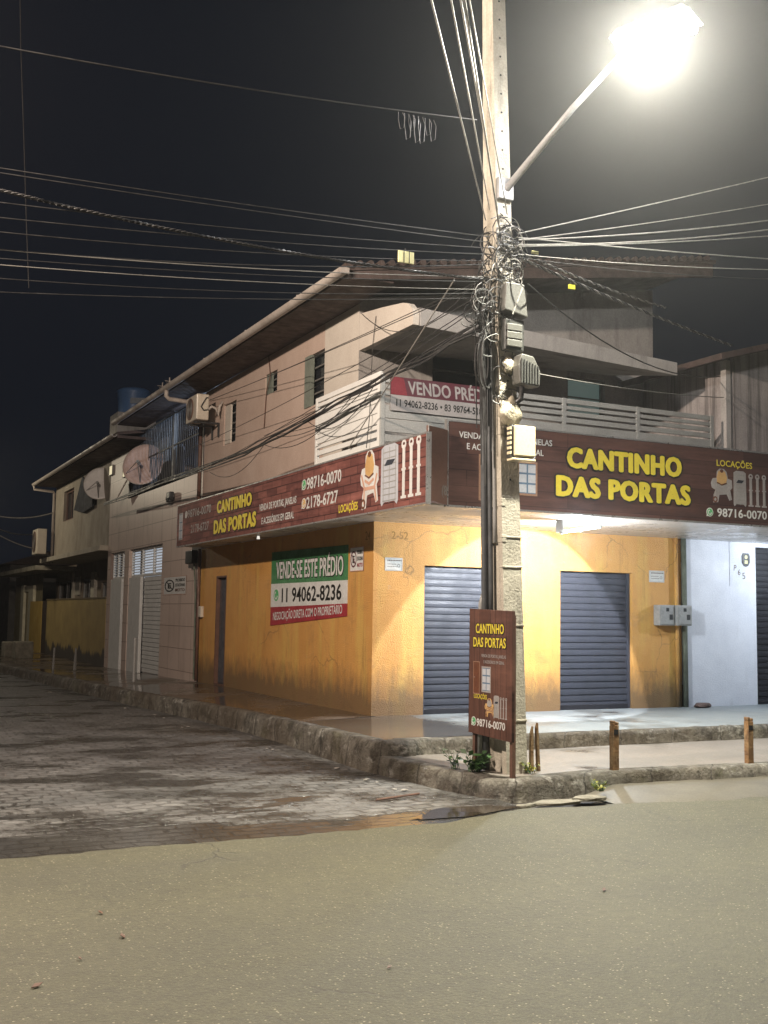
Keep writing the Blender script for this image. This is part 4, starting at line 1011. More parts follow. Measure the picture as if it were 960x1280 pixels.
n = 8; prof = [(-.82+.075*math.cos(math.pi+math.pi*i/n), 6.62+.085*math.sin(math.pi+math.pi*i/n)) for i in range(n+1)]
prof += [(x+(.006 if x < -.82 else -.006), z+.008) for x, z in prof[::-1]]
MB().prism([(x, 14.43, z) for x, z in prof], (0, 13.6, 0)).build('gutter', M['gutter'], pr)
MB().tube([(-.82, 27.9, 6.55), (-.82, 27.9, 6.42), (-.1, 27.9, 6.36), (-.06, 27.95, 6.3), (-.06, 27.95, 3.9)], .05, 8).build('downpipe', M['gutter'], PH, smooth=True)
o = MB().fpoly(L0, [(-23.6, 5.32), (-22.35, 6.35), (-20.6, 5.9), (-20.5, 5.2), (-22, 5.12)], .06, .12).build('hung_tarp', M['cloth'])
tag(o, 'dark triangular tarp hung over the upper window of the dim beige house', 'tarp')
o = MB()
for i in range(14):
    a_ = -16.3+i*.13; z_ = 4.98+.045*i; k_ = .012*(i % 2)
    o.hexa([L0.P(a_, z_, .30+k_), L0.P(a_+.13, z_+.045, .30+k_), L0.P(a_+.13, z_+.56, .06+k_), L0.P(a_, z_+.52, .06+k_), L0.P(a_, z_+.01, .32+k_), L0.P(a_+.13, z_+.055, .32+k_), L0.P(a_+.13, z_+.57, .08+k_), L0.P(a_, z_+.53, .08+k_)])
tag(o.build('tilted_sheet', mat('old_sheet', (.58, .52, .47), (.42, .37, .33), .7, 4, .3)), 'tilted pale sheet jutting from the wall between the two satellite dishes', 'awning')
for x, y, lab in ((139, 588, 'tiny warm wall light left of the larger dish, further from the camera'), (156, 590, 'tiny warm wall light just left of the weathered dish')):
    p = at(x, y, 0, -.05)
    o = thing('wall_light', lab, 'lamp', p)
    MB().fbox(L0, -p.y-.20, -p.y+.20, p.z-.13, p.z+.13, .03, .06).build('lens', emit('small_lamp_glow', (1, .86, .5), .55), o)
    frame(L0, -p.y-.22, -p.y+.22, p.z-.15, p.z+.15, .02, .0, .07).build('bezel', M['greyframe'], o)

def ac_unit(ca, b0, w_, h, dep, d0, label, side=True):
    o = thing('air_conditioner', label, 'air conditioner', L0.P(ca, b0, d0))
    MB().fbox(L0, ca-w_/2, ca+w_/2, b0, b0+h, d0, d0+dep).build('casing', M['ac'], o, bevel=.025)
    MB().ring(L0, ca-.06, b0+h/2, h*.42, .03, d0+dep, d0+dep+.02, 28).build('fan_ring', M['pipe'], o)
    mb = MB().disc(L0, ca-.06, b0+h/2, h*.385, d0+dep, d0+dep+.006, 28)
    mb.build('fan_recess', mat('fan_brown', (.16, .09, .07)), o)
    mb = MB()
    for i in range(7): mb.ring(L0, ca-.06, b0+h/2, h*(.06+.05*i), .006, d0+dep+.008, d0+dep+.018, 24)
    mb.build('fan_grille', M['greyframe'], o)
    mb = MB()
    for s in (-.28, .28): mb.fbox(L0, ca+s*w_-.02, ca+s*w_+.02, b0-.05, b0-.006, 0, d0+dep); mb.fbox(L0, ca+s*w_-.02, ca+s*w_+.02, b0-.32, b0-.05, 0, .04)
    mb.build('bracket', M['black'], o)
    if side:
        Fs = FR(-(ca+w_/2)); x0 = -(d0+dep)
        mb = MB().stroke(Fs, [(x0+.20, b0+h*.82), (x0+.10, b0+h*.50), (x0+.16, b0+h*.36), (x0+.26, b0+h*.40)], .022, 0, .02)
        mb.fbox(Fs, x0+.20, x0+.26, b0+h*.84, b0+h*.88, 0, .015)
        mb.build('refrigerant_pipe', M['black'], o)
        MB().tube([(x0+.26, -(ca+w_/2)-.03, b0+h*.40), (x0+.32, -(ca+w_/2)-.05, b0+h*.52), (x0+.42, -(ca+w_/2)-.05, b0+h*.46), (x0+.46, -(ca+w_/2)-.04, b0+h*.2), (x0+.50, -(ca+w_/2)-.04, b0+h*.55), (-.01, -(ca+w_/2)-.04, b0+h*.75)], .03, 8).build('insulated_hose', M['gutter'], o, smooth=True)
    return o
ac_unit(-8.05, 6.00, .80, .56, .28, .30, 'cream air conditioner hung high on the pink wall under the eaves')
ac_unit(-28.3, 3.98, 1.1, .95, .35, .30, 'pale air conditioner at the far end of the beige house', False)

def dish(px, py, yv, r, label, mt, aimdir, mount):
    p = at(px, py, 1, yv)
    o = thing('satellite_dish', label, 'satellite dish', p)
    ax = Vector(aimdir).normalized(); u = ax.cross(Vector((0, 0, 1))).normalized(); v = u.cross(ax)
    mb = MB(); nr, na = 6, 36; vs = [p-ax*.0]
    for i in range(1, nr+1):
        for j in range(na):
            rr = r*i/nr; th = 2*math.pi*j/na; vs.append(p+u*rr*math.cos(th)+v*rr*1.06*math.sin(th)+ax*(.22*r*(i/nr)**2))
    fs = [(0, 1+j, 1+(j+1) % na) for j in range(na)]
    for i in range(nr-1):
        for j in range(na): q = 1+i*na; fs.append((q+j, q+na+j, q+na+(j+1) % na, q+(j+1) % na))
    mb.add(vs, fs); bo = mb.build('reflector', mt, o, smooth=True)
    sd = bo.modifiers.new('t', 'SOLIDIFY'); sd.thickness = .02
    rim = [p+u*r*math.cos(t)+v*r*1.06*math.sin(t)+ax*.22*r for t in lin(0, 2*math.pi, 36)]
    MB().tube(rim, .014, 6).build('rim', M['gutter'], o)
    f_ = p+ax*r*.95
    MB().tube([p-v*r*1.0+ax*.2*r, f_-v*.12], .014, 6).tube([p+u*r*.8-v*r*.5+ax*.2*r, f_-v*.1], .010, 6).build('feed_arm', M['greyframe'], o)
    MB().tube([f_-v*.12, f_-v*.12-ax*.14], .045, 10).build('feed_horn', M['pvc'], o)
    MB().tube([p-ax*.02, p-ax*.15, Vector(mount)], .028, 8).build('mount', M['darkconduit'], o)
dish(126, 606, 19.5, .50, 'grey satellite dish on the beige house, the one further from the camera', M['dish'], (-.42, -.90, .30), (.0, 20.0, 5.5))
dish(181, 583, 14.1, .56, 'weathered pinkish satellite dish under the barred balcony, the larger of two', M['dishpink'], (-.55, -.80, .34), (.0, 14.5, 5.1))
# water tank and aerials on the roof
o = thing('water_tank', 'dark blue water tank behind the roof ridge, barely visible', 'water tank', (1.88, 23.9, 7.3))
cyl = []
for z, r_ in ((8.85, .50), (9.0, .53), (9.62, .58), (9.7, .61), (9.78, .5), (9.86, .15)): cyl.append((z, r_))
mb = MB(); na = 28; vs = []
for z, r_ in cyl:
    for j in range(na): th = 2*math.pi*j/na; vs.append((1.88+r_*math.cos(th), 23.9+r_*math.sin(th), z))
mb.add(vs, [(i*na+j, i*na+(j+1) % na, (i+1)*na+(j+1) % na, (i+1)*na+j) for i in range(len(cyl)-1) for j in range(na)]+[tuple((len(cyl)-1)*na+j for j in range(na))])
mb.build('tank', M['tank'], o, smooth=True)
MB().box(1.2, 2.55, 23.3, 24.5, 7.1, 8.84).build('plinth', M['greyplaster'], o)
MB().fpoly(FR(23.33), [(1.62, 9.18), (2.12, 9.22), (2.14, 9.42), (1.63, 9.38)], 0, .02).build('faded_label', M['tankmark'], o)
for k, (px, py) in enumerate(((203, 484), (212, 478))):
    p = at(px, py, 0, -.3)
    o = thing('roof_aerial', ('thin bent aerial on the eaves, further from the camera' , 'thin straight aerial rod on the eaves, nearer the camera')[k], 'aerial', (p.x, p.y, 7.05))
    MB().tube([(p.x, p.y, 6.98), (p.x, p.y, 7.55)], .016, 6).build('mast', M['gutter'], o)
    MB().tube([(p.x-.0, p.y-.25, 7.42), (p.x, p.y+.3, 7.47)], .01, 5).tube([(p.x-.12, p.y, 7.46), (p.x+.12, p.y, 7.46)], .008, 5).build('crossbar', M['gutter'], o)

# ================================================================ ochre yard wall, low house, street end
YF = thing('yard_wall', 'ochre yard wall with black damp stains at its foot', 'wall', (.1, 24, .2))
MB().box(0, .16, 18.5, 28.9, .1, 2.26).build('wall_face', M['fence'], YF)
MB().box(0, .16, 30.1, 33.0, .1, 2.24).build('wall_face', mat('bright_ochre', (.42, .29, .07), (.34, .22, .05), .75, 1.5, .3), YF)
MB().box(-.02, .19, 18.46, 28.95, 2.262, 2.31).build('coping', mat('coping_dark', (.16, .12, .06)), YF)
MB().box(.02, .14, 28.95, 30.05, .1, 2.25).build('gate', mat('brown_gate', (.05, .032, .022)), YF)
LH = thing('low_house', 'low single-storey house with white pilasters at the far end of the row', 'house', (.4, 36, .2))
wall(FL(.5), -41, -33.1, .1, 3.4, [(-37.2, -36.2, .3, 2.7)], .2).build('wall_face', mat('olive_plaster', (.26, .22, .12), (.2, .165, .09)), LH)
MB().box(-.4, 5, 29.5, 41, 3.45, 3.62).build('roof_slab', mat('patchy_slab', (.40, .37, .29), (.13, .11, .08), .8, 1.0), LH)
MB().fbox(FL(.5), -36.2, -34.9, .2, 2.95, 0, .12).fbox(FL(.5), -38.4, -37.6, .2, 3.0, 0, .12).fbox(FL(.5), -37.6, -36.2, 2.7, 2.95, 0, .10).build('white_pilaster', mat('cream_white', (.66, .62, .47), (.5, .46, .34)), LH)  # pilasters in one even creamy white
MB().fbox(FL(.5), -37.15, -36.25, .3, 2.66, -.18, -.14).build('door', M['glass'], LH)
for k, (x0, x1, y0, y1, z1, lab) in enumerate(((-6.5, -1.5, 62, 70, 3.6, 'dark low house closing the far end of the side street'), (.6, 8, 44, 58, 4.2, 'dark house beyond the low white-pilastered one'))):
    o = thing('far_house', lab, 'house', ((x0+x1)/2, y0, 0))
    MB().box(x0, x1, y0, y1, 0, z1).build('wall_block', mat('night_plaster', (.10, .095, .085)), o)
    MB().prism([(x0-.4, y0-.4, z1), (x1+.4, y0-.4, z1), ((x0+x1)/2, y0-.4, z1+1.3)], (0, y1-y0+.8, 0)).build('roof', M['rooftile'], o)
    MB().box(x0+1, x0+1.9, y0-.03, y0-.003, .2, 2.2).build('door', M['dark'], o); MB().box(x0+2.7, x0+3.9, y0-.03, y0-.003, 1.1, 2.1).build('window', M['glass'], o)
stk = None
for k, (px, py, lab) in enumerate(((66, 838, 'thin white stake by the foot of the ochre yard wall, the further one'), (93, 838, 'thicker white stake by the foot of the ochre yard wall, the nearer one'))):
    p = at(px, py, 2, .24)
    o = tag(MB().tube([p, p+Vector((.02, 0, .62))], .035+.015*k, 6, .025).build('wall_stake', M['greyframe']), lab, 'stake')
p = at(167, 852, 2, .28)
tag(MB().tube([p, p+Vector((0, 0, 1.0))], .035, 8).tube([p+Vector((0, 0, .95)), p+Vector((0, 0, 1.0))], .045, 8).build('pavement_post', M['pvc']), 'slim grey post on the side pavement before the garage door', 'post')
for k, (px, py, s, lab) in enumerate(((14, 820, .55, 'concrete block on the far pavement, leftmost'), (28, 822, .6, 'concrete block on the far pavement beside the white pilaster'))):
    p = at(px, py, 2, .24)
    tag(MB().box(p.x-.3, p.x+.3, p.y-.4, p.y+.4, .2, .2+s).build('concrete_block', M['rubble'], bevel=.04), lab, 'block')

# ================================================================ the pole
POLE0 = Vector((-.55, -4.60, .18)); LEAN = Vector((-.024, 0.002, 1))
def pc(z): return POLE0+LEAN*(z-.18)
PL = thing('utility_pole', 'tapered concrete utility pole on the kerb corner loaded with cables and boxes', 'utility pole', POLE0)
def sec(z):
    t = (z-.2)/9.3; hx = .135*(1-t)+.085*t; hy = .215*(1-t)+.105*t; return hx, hy
mb = MB(); vs = []; zs = lin(.05, 9.5, 30); K = 0
fl_ = .085
for z in zs:
    hx, hy = sec(z); c = pc(z); r = hx*.62
    ring_ = [(-hx, -hy), (hx, -hy), (hx, -hy+fl_), (hx-r*.5, -hy+fl_+.03), (hx-r*.5, hy-fl_-.03), (hx, hy-fl_), (hx, hy), (-hx, hy), (-hx, hy-fl_), (-hx+r*.5, hy-fl_-.03), (-hx+r*.5, -hy+fl_+.03), (-hx, -hy+fl_)]
    K = len(ring_); vs += [(c.x+x+.003*nz(z*3, x*50), c.y+y, z) for x, y in ring_]
mb.add(vs, [(i*K+j, i*K+(j+1) % K, (i+1)*K+(j+1) % K, (i+1)*K+j) for i in range(len(zs)-1) for j in range(K)]+[tuple((len(zs)-1)*K+j for j in range(K))])
mb.build('shaft', M['pole'], PL, bevel=.008)
mb = MB()
for z in (.75, 1.78, 2.42, 2.75):
    hx, hy = sec(z); c = pc(z); MB().box(c.x-hx-.008, c.x+hx+.008, c.y-hy-.008, c.y-hy+.05, z, z+.022).build('band', M['pole'], PL, bevel=.006)
for z in (2.70, 3.1, 3.9, 4.4): hx, hy = sec(z); c = pc(z); MB().box(c.x-hx-.006, c.x-hx+.05, c.y-hy-.006, c.y+hy+.006, z, z+.09).build('band', M['pole'], PL, bevel=.006)
mb = MB()
for z in lin(3.4, 9.2, 26):
    hx, hy = sec(z); c = pc(z); MB().tube([(c.x, c.y-hy-.004, z), (c.x, c.y-hy+.01, z)], .012, 8).build('bolt_hole', M['dark'], PL)
# conduits down the side-street face of the pole
def condu(y0, r, z0, z1, mt, lab, out=.03):
    pts = []
    for z in lin(z0, z1, 10): hx, hy = sec(z); c = pc(z); pts.append((c.x-hx-out, c.y+y0*(hy/.2), z))
    o = tag(MB().tube(pts, r, 8).build('conduit', mt, None, smooth=True), lab, 'conduit'); return o
condu(.15, .04, .2, 5.4, M['darkconduit'], 'thick dark conduit down the back edge of the concrete pole', .03)
condu(.03, .028, 1.9, 4.9, M['darkconduit'], 'dark conduit in the middle of the concrete pole side', .02)
condu(-.08, .024, 2.7, 5.3, M['pvc'], 'grey conduit on the concrete pole side nearest the road', .02)
p = pc(2.1)
tag(MB().tube([(p.x-.19, p.y+.17, .2), (p.x-.19, p.y+.17, 2.02), (p.x-.16, p.y+.17, 2.14), (p.x-.06, p.y+.16, 2.14)], .028, 8).build('conduit', M['pvc'], None, smooth=True), 'pale hooked conduit showing above the brown board', 'conduit')

# boxes on the road face
def onpole(z, d=0): hx, hy = sec(z); c = pc(z); return Vector((c.x, c.y-hy-d, z))
Fp = lambda z, d=0: Fr(onpole(z, d)-Vector((0, 0, z)), (1, 0, 0), (0, -1, 0))
o = thing('junction_box', 'cream plastic junction box halfway up the concrete pole', 'junction box', onpole(3.62))
F = Fp(3.62); k = .10
MB().fbox(F, -.125+k-.03, .175+k-.03, 3.62, 4.0, .01, .12).build('box', M['greyboxdark'], o, bevel=.02)
MB().fbox(F, -.105+k-.03, .175+k-.03, 3.645, 3.995, .12, .155).build('lid', M['cream'], o, bevel=.02)
MB().fbox(F, -.125+k-.03, .178+k-.03, 3.60, 3.628, .02, .15).build('lower_lip', M['cream'], o, bevel=.008)
for i in range(6): MB().fbox(F, .176+k-.03, .19+k-.03, 3.67+i*.055, 3.70+i*.055, .05, .12).build('clip', M['cream'], o); MB().fbox(F, -.14+k-.03, -.124+k-.03, 3.67+i*.055, 3.70+i*.055, .05, .12).build('clip', M['cream'], o)
o = thing('terminal_box', 'grey tapered cover box under the cable tangle, topmost on the pole', 'cable box', onpole(5.25))
F = Fp(5.3)
MB().fpoly(F, [(-.10, 5.60), (.14, 5.60), (.19, 5.22), (-.12, 5.28)], .01, .16).build('cover', M['greybox'], o, bevel=.015)
MB().stroke(F, [(.12, 5.58), (-.02, 5.24)], .014, .16, .168).build('strap', M['cablepale'], o)
o = thing('terminal_box', 'grey three-banded box below the tapered cover on the pole', 'cable box', onpole(4.85))
F = Fp(5.0)
MB().fbox(F, -.09, .16, 4.84, 5.20, .01, .11).build('box', M['greyboxdark'], o, bevel=.015)
mb = MB()
for i in range(3): mb.fbox(F, -.075, .125, 4.88+i*.09, 4.96+i*.09, .11, .13)
mb.build('front_band', M['greybox'], o, bevel=.008)
o = thing('splice_closure', 'ribbed dark grey splice closure strapped to the right of the pole', 'cable box', onpole(4.45))
F = Fp(4.6)
MB().fpoly(F, [(.04, 4.46), (.30, 4.44), (.31, 4.62), (.22, 4.78), (.06, 4.80), (.02, 4.66)], .02, .20).build('shell', M['greybox'], o, bevel=.02)
mb = MB()
for i in range(7): mb.fbox(F, .045+i*.036, .06+i*.036, 4.46, 4.74-.012*i, .20, .214)
mb.build('ribs', M['greyboxdark'], o)
MB().tube([onpole(4.44, .1)+Vector((.12, 0, 0)), onpole(4.3, .1)+Vector((.1, 0, 0)), onpole(4.2, .02)], .03, 8).build('cable_tail', M['cable'], o, smooth=True)
def lump(z, r, sz, lab, seed):
    c = onpole(z, .03); mb = MB(); na, nr = 18, 12; vs = []
    for i in range(nr+1):
        ph = math.pi*i/nr
        for j in range(na):
            th = 2*math.pi*j/na; d = Vector((math.sin(ph)*math.cos(th), math.sin(ph)*math.sin(th)*.55, math.cos(ph)*sz))
            vs.append(c+d*r*(1+.28*noise.noise(d*2.2+Vector((seed, 0, 0)))+.15*noise.noise(d*6+Vector((0, seed, 0)))))
    mb.add(vs, [(i*na+j, i*na+(j+1) % na, (i+1)*na+(j+1) % na, (i+1)*na+j) for i in range(nr) for j in range(na)])
    tag(mb.build('plastic_wrap', M['bag'], None, smooth=True), lab, 'wrapping')
lump(4.68, .085, 1.1, 'pale plastic wrapped round the pole beside the ribbed closure', 1)
lump(4.14, .145, 1.15, 'crumpled pale plastic wrapped round the pole above the cream box', 5)
lump(5.0, .05, 2.6, 'long pale strip of plastic on the pole left of the banded box', 9)

# street lamp
SLm = thing('street_lamp', 'glaring street lamp on a slanting arm high on the concrete pole', 'street lamp', (-.72, -4.76, 6.7))
arm0, arm1 = onpole(6.72)+Vector((.02, -.02, 0)), LAMP_A+Vector((-.02, .05, .07))
MB().tube([arm0, arm0.lerp(arm1, .5)+Vector((0, 0, .05)), arm1], .045, 10, .032).build('arm', M['lampbody'], SLm, smooth=True)
MB().box(arm0.x-.11, arm0.x+.09, arm0.y-.03, arm0.y+.05, 6.60, 6.85).build('clamp', M['lampbody'], SLm, bevel=.01)
hd = (arm1-arm0); hd = Vector((hd.x, hd.y, 0)).normalized(); sd_ = Vector((-hd.y, hd.x, 0))
q = [LAMP_A-hd*.42-sd_*.13, LAMP_A-hd*.42+sd_*.13, LAMP_A+hd*.52+sd_*.22, LAMP_A+hd*.52-sd_*.22]
MB().hexa([p_+Vector((0, 0, .03)) for p_ in q]+[p_*.8+LAMP_A*.2+Vector((0, 0, .13)) for p_ in q]).build('housing', M['lampbody'], SLm, bevel=.02)
q2 = [p_*.86+LAMP_A*.14 for p_ in q]
MB().hexa([p_+Vector((0, 0, -.05)) for p_ in q2]+[p_+Vector((0, 0, .028)) for p_ in q2]).build('lens', emit('street_lamp_lens', (1, .985, .95), 520), SLm, bevel=.02)

# tube lamp under the awning
TL = thing('tube_lamp', 'bright white tube lamp under the awning soffit over the shutters', 'lamp', (2.2, -1.9, 3.25))
p0 = at(703.5, 665, 1, -1.9); p1 = at(748, 658.5, 1, -1.9)
p0 = Vector((p0.x, -1.9, p0.z)); p1 = Vector((p1.x, -1.9, min(p1.z, 3.27)))
MB().tube([p0, p1], .022, 10).build('tube', emit('tube_glow', (.95, .98, 1), 14), TL, smooth=True)
q0, q1 = Vector((p0.x, -1.75, 3.27)), Vector((p1.x, -1.86, 3.275))
MB().tube([q0, q1], .022, 10).build('tube', emit('tube_reflection_glow', (.95, .98, 1), 14), TL, smooth=True)  # second glowing tube stands for the lamp's reflection in the soffit
MB().tube([p1+(p1-p0).normalized()*.002, p1+(p1-p0).normalized()*.05], .03, 8).tube([p0-(p1-p0).normalized()*.04, p0], .028, 8).build('end_cap', M['white'], TL)
MB().box(p0.x-.01, p0.x+.01, -1.91, -1.74, p0.z, 3.298).build('hanger', M['white'], TL)
f = lamp('tube_lamp_light', 'SPOT', (2.95, -1.98, 3.25), 760, (.95, .96, 1), spot_size=R_(84), spot_blend=.06, shadow_soft_size=.03)
aim(f, Vector((2.95, -1.98, 3.25))+Vector((-.10, .76, -.64)))
f2 = lamp('tube_lamp_glow', 'POINT', (2.4, -1.85, 3.12), 470, (.84, .92, 1), shadow_soft_size=.08)
NT = thing('tube_lamp', 'white tube lamp under the awning of the white shop', 'lamp', (8.4, -1.7, 3.27))
MB().tube([(8.05, -1.7, 3.25), (8.75, -1.7, 3.25)], .022, 10).build('tube', emit('tube_glow_c', (.85, .92, 1), 12), NT, smooth=True)
MB().box(8.0, 8.8, -1.74, -1.66, 3.275, 3.3).build('batten', M['white'], NT)
lamp('tube_lamp_glow', 'POINT', (8.4, -1.7, 3.15), 230, (.80, .89, 1), shadow_soft_size=.1)
# small bulb under the side awning
o = thing('soffit_bulb', 'small unlit-looking pale bulb under the side awning near the banner', 'bulb', (-.46, 3.88, 3.26))
o['label'] = 'tiny glowing bulb under the side-street awning by the for-sale banner'
MB().tube([(-.46, 3.88, 3.3), (-.46, 3.88, 3.28)], .035, 10).build('socket', M['white'], o)
MB().tube([(-.46, 3.88, 3.28), (-.46, 3.88, 3.265), (-.46, 3.88, 3.24), (-.46, 3.88, 3.225)], .02, 10, .03).build('bulb', emit('bulb_glow', (1, .95, .85), .9), o)

# ================================================================ board at the foot of the pole
BD = thing('shop_board', 'upright brown plank-print shop board leaning on the foot of the pole', 'sign board', (-.85, -4.74, .2))
F = FL(-.85)
MB().hexa([F.P(4.28, .60, 0), F.P(5.17, .575, 0), F.P(5.17, .575, -.03), F.P(4.28, .60, -.03), F.P(4.29, 1.97, 0), F.P(5.18, 1.945, 0), F.P(5.18, 1.945, -.03), F.P(4.29, 1.97, -.03)]).build('panel', M['board'], BD)
mb = MB()
for a_ in (4.32, 5.08): mb.fbox(F, a_, a_+.05, .2, 1.9, -.075, -.032)
mb.build('leg', M['pipe'], BD)
text('CANTINHO', F, 4.418, 1.687, .134, M['signblack'], BD, .001, .605, .07, 'letter_outline', .001)
text('CANTINHO', F, 4.43, 1.70, .11, M['yellowsign'], BD, .0025, .58, .02, thick=.001)
text('DAS PORTAS', F, 4.368, 1.537, .134, M['signblack'], BD, .001, .695, .07, 'letter_outline', .001)
text('DAS PORTAS', F, 4.38, 1.55, .11, M['yellowsign'], BD, .0025, .67, .02, thick=.001)
text('VENDA DE PORTAS, JANELAS', F, 4.55, 1.44, .035, M['signgrey'], BD, .001, .50, .01, thick=.001)
text('E ACESSÓRIOS EM GERAL', F, 4.60, 1.375, .035, M['signgrey'], BD, .001, .42, .01, thick=.001)
pic_door(F, 4.39, 4.51, 1.04, 1.38, BD, .001); pic_window(F, 4.56, 4.75, 1.06, 1.34, BD, .001)
text('LOCAÇÕES', F, 4.40, .985, .05, M['yellowsign'], BD, .001, .27, .005, thick=.001)
pic_mixer(F, 4.62, .80, .20, .20, BD, .001, M['signgrey'], M['pictureedge'], M['mixer'])
pic_scaffold(F, 4.81, .79, .11, .25, BD, .001, M['signgrey']); pic_props(F, 4.925, .80, .16, .22, BD, .001, M['signgrey'])
text('98716-0070', F, 4.46, .685, .085, M['signwhite'], BD, .001, .58, .02, thick=.001)
icon_phone(F, 4.395, .73, .05, BD, .001)

# ================================================================ bollards and bits on the pavement
def bollard(loc, label):
    o = thing('bollard', label, 'bollard', loc, 'rusty posts along the kerb')
    x, y, z = loc
    MB().box(x-.042, x+.042, y-.035, y+.035, z-.02, z+.50).build('shaft', M['rust'], o, bevel=.006)
    MB().box(x-.041, x-.008, y-.034, y+.034, z+.502, z+.55).box(x+.012, x+.041, y-.034, y+.034, z+.502, z+.535).build('cap', M['rust'], o, bevel=.006)
    MB().box(x-.03, x+.03, y-.0385, y-.0355, z+.40, z+.455).build('notch', M['dark'], o); return o
b0 = bollard((.65, -4.95, .19), 'rusty square bollard nearer the pole')
b1_ = copy_tree(b0); b1_.location = (2.56, -5.05, .19); b1_['label'] = 'rusty square bollard further from the pole, by the right edge'
o = thing('broken_post', 'two thin splintered posts leaning beside the pole foot', 'post', (-.24, -4.66, .19))
MB().hexa([(-.30, -4.70, .17), (-.255, -4.70, .17), (-.255, -4.66, .17), (-.30, -4.66, .17), (-.29, -4.70, .60), (-.265, -4.70, .68), (-.265, -4.66, .68), (-.29, -4.66, .60)]).build('stake', M['rust'], o)
MB().hexa([(-.215, -4.72, .17), (-.18, -4.72, .17), (-.18, -4.68, .17), (-.215, -4.68, .17), (-.235, -4.72, .66), (-.215, -4.72, .72), (-.215, -4.68, .72), (-.235, -4.68, .66)]).build('stake', M['rust'], o)
def plant(cx, cy, z, n, r, hgt, mt, lab, name='weed_plant', seed=1, lw=.035):
    rnd = random.Random(seed); mb = MB(); st = MB()
    for i in range(n):
        th = rnd.uniform(0, 6.28); ln = hgt*rnd.uniform(.5, 1.1); out = r*rnd.uniform(.3, 1)
        p0 = Vector((cx+rnd.uniform(-.05, .05), cy+rnd.uniform(-.05, .05), z)); tip = p0+Vector((math.cos(th)*out, math.sin(th)*out, ln))
        mid = p0.lerp(tip, .55)+Vector((0, 0, ln*.15)); st.tube([p0, mid, tip], .004, 4, .002)
        for k in range(4):
            b = p0.lerp(mid, .4+.2*k) if k < 3 else mid.lerp(tip, .5)
            d = Vector((rnd.uniform(-1, 1), rnd.uniform(-1, 1), rnd.uniform(-.1, .7))).normalized(); s = d.cross(Vector((rnd.uniform(-1, 1), rnd.uniform(-1, 1), 1))).normalized()
            L = lw*rnd.uniform(1.5, 3); wv = lw*rnd.uniform(.5, 1)
            mb.quad(b, b+d*L*.45+s*wv, b+d*L+Vector((0, 0, -.01)), b+d*L*.45-s*wv)
    o = thing(name, lab, 'plant', (cx, cy, z))
    mb.build('leaves', mt, o); st.build('stems', M['leaf'], o)
plant(-.93, -4.55, .19, 26, .22, .22, M['leaf'], 'dark green weed growing under the brown board', seed=4)
plant(-.40, -4.86, .20, 12, .09, .12, M['leafyellow'], 'yellow-flowered weed at the road side of the pole foot', seed=6, lw=.02)
plant(.12, -5.38, .06, 22, .16, .10, M['leafyellow'], 'dry grass tuft against the kerb below the rubble', 'grass_tuft', seed=8, lw=.016)
plant(-1.02, -4.30, .19, 10, .16, .26, M['leaf'], 'spindly weed by the left foot of the brown board', seed=11, lw=.022)
def rock(cx, cy, z, sx, sy, sz, mt, lab, cat, name, seed, kind=None):
    bm = bmesh.new(); bmesh.ops.create_icosphere(bm, subdivisions=3, radius=1)
    for v in bm.verts:
        k = 1+.30*noise.noise(v.co*1.4+Vector((seed, 0, 0)))+.12*noise.noise(v.co*4+Vector((0, seed, 0)))
        c = v.co*k; c.z = max(-.6, min(.7, c.z)); v.co = Vector((cx+c.x*sx, cy+c.y*sy, z+c.z*sz))
    me = bpy.data.meshes.new(name); bm.to_mesh(me); bm.free(); me.materials.append(mt)
    o = bpy.data.objects.new(name, me); COL.objects.link(o); tag(o, lab, cat); return o
def slab(cx, cy, z, r, hgt, tilt, seed, lab):
    rnd = random.Random(seed); n = 8; pts = []
    for i in range(n):
        th = 2*math.pi*(i+rnd.uniform(-.3, .3))/n; k = r*rnd.uniform(.65, 1.1); pts.append(Vector((cx+1.5*k*math.cos(th), cy+.75*k*math.sin(th), z)))
    mb = MB(); top = [p+Vector((rnd.uniform(-.02, .02), rnd.uniform(-.02, .02), hgt+(p.x-cx)*tilt)) for p in pts]
    mb.add(pts+top+[Vector((cx, cy, z+hgt*1.15))], [(i, (i+1) % n, n+(i+1) % n, n+i) for i in range(n)]+[(n+i, n+(i+1) % n, 2*n) for i in range(n)]+[tuple(range(n-1, -1, -1))])
    tag(mb.build('broken_slab', M['rubble'], None, bevel=.008), lab, 'rubble')
slab(-.62, -5.60, .0, .20, .030, .02, 2, 'flat broken concrete slab below the kerb tip, largest piece')
slab(-.18, -5.58, .01, .17, .035, -.02, 5, 'middle broken concrete piece below the kerb tip')
slab(-1.0, -5.66, .0, .08, .03, .05, 8, 'small broken concrete piece at the puddle end')
rock(6.22, -.24, .42, .17, .10, .06, M['brick'], 'dark broken brick on the pavement by the white wall', 'brick', 'broken_brick', 11)
random.seed(12)
for k in range(16):
    px, py = random.choice([(332, 934), (352, 938), (420, 955), (240, 905), (180, 885), (200, 893), (470, 975), (500, 985), (85, 865), (140, 868)])
    p = at(px+random.uniform(-14, 14), py+random.uniform(-4, 6), 2, .01)
    if p.x > -1.5-(max(0, p.y)*.09): p.x -= .25
    s = random.uniform(.012, .034)
    rock(p.x, p.y, .008, s*1.5, s, s*.5, M['litter'], 'pale scrap of litter lying along the side-street kerb', 'litter', 'litter_scrap', k)['group'] = 'litter scraps along the kerb'
rnd = random.Random(77)
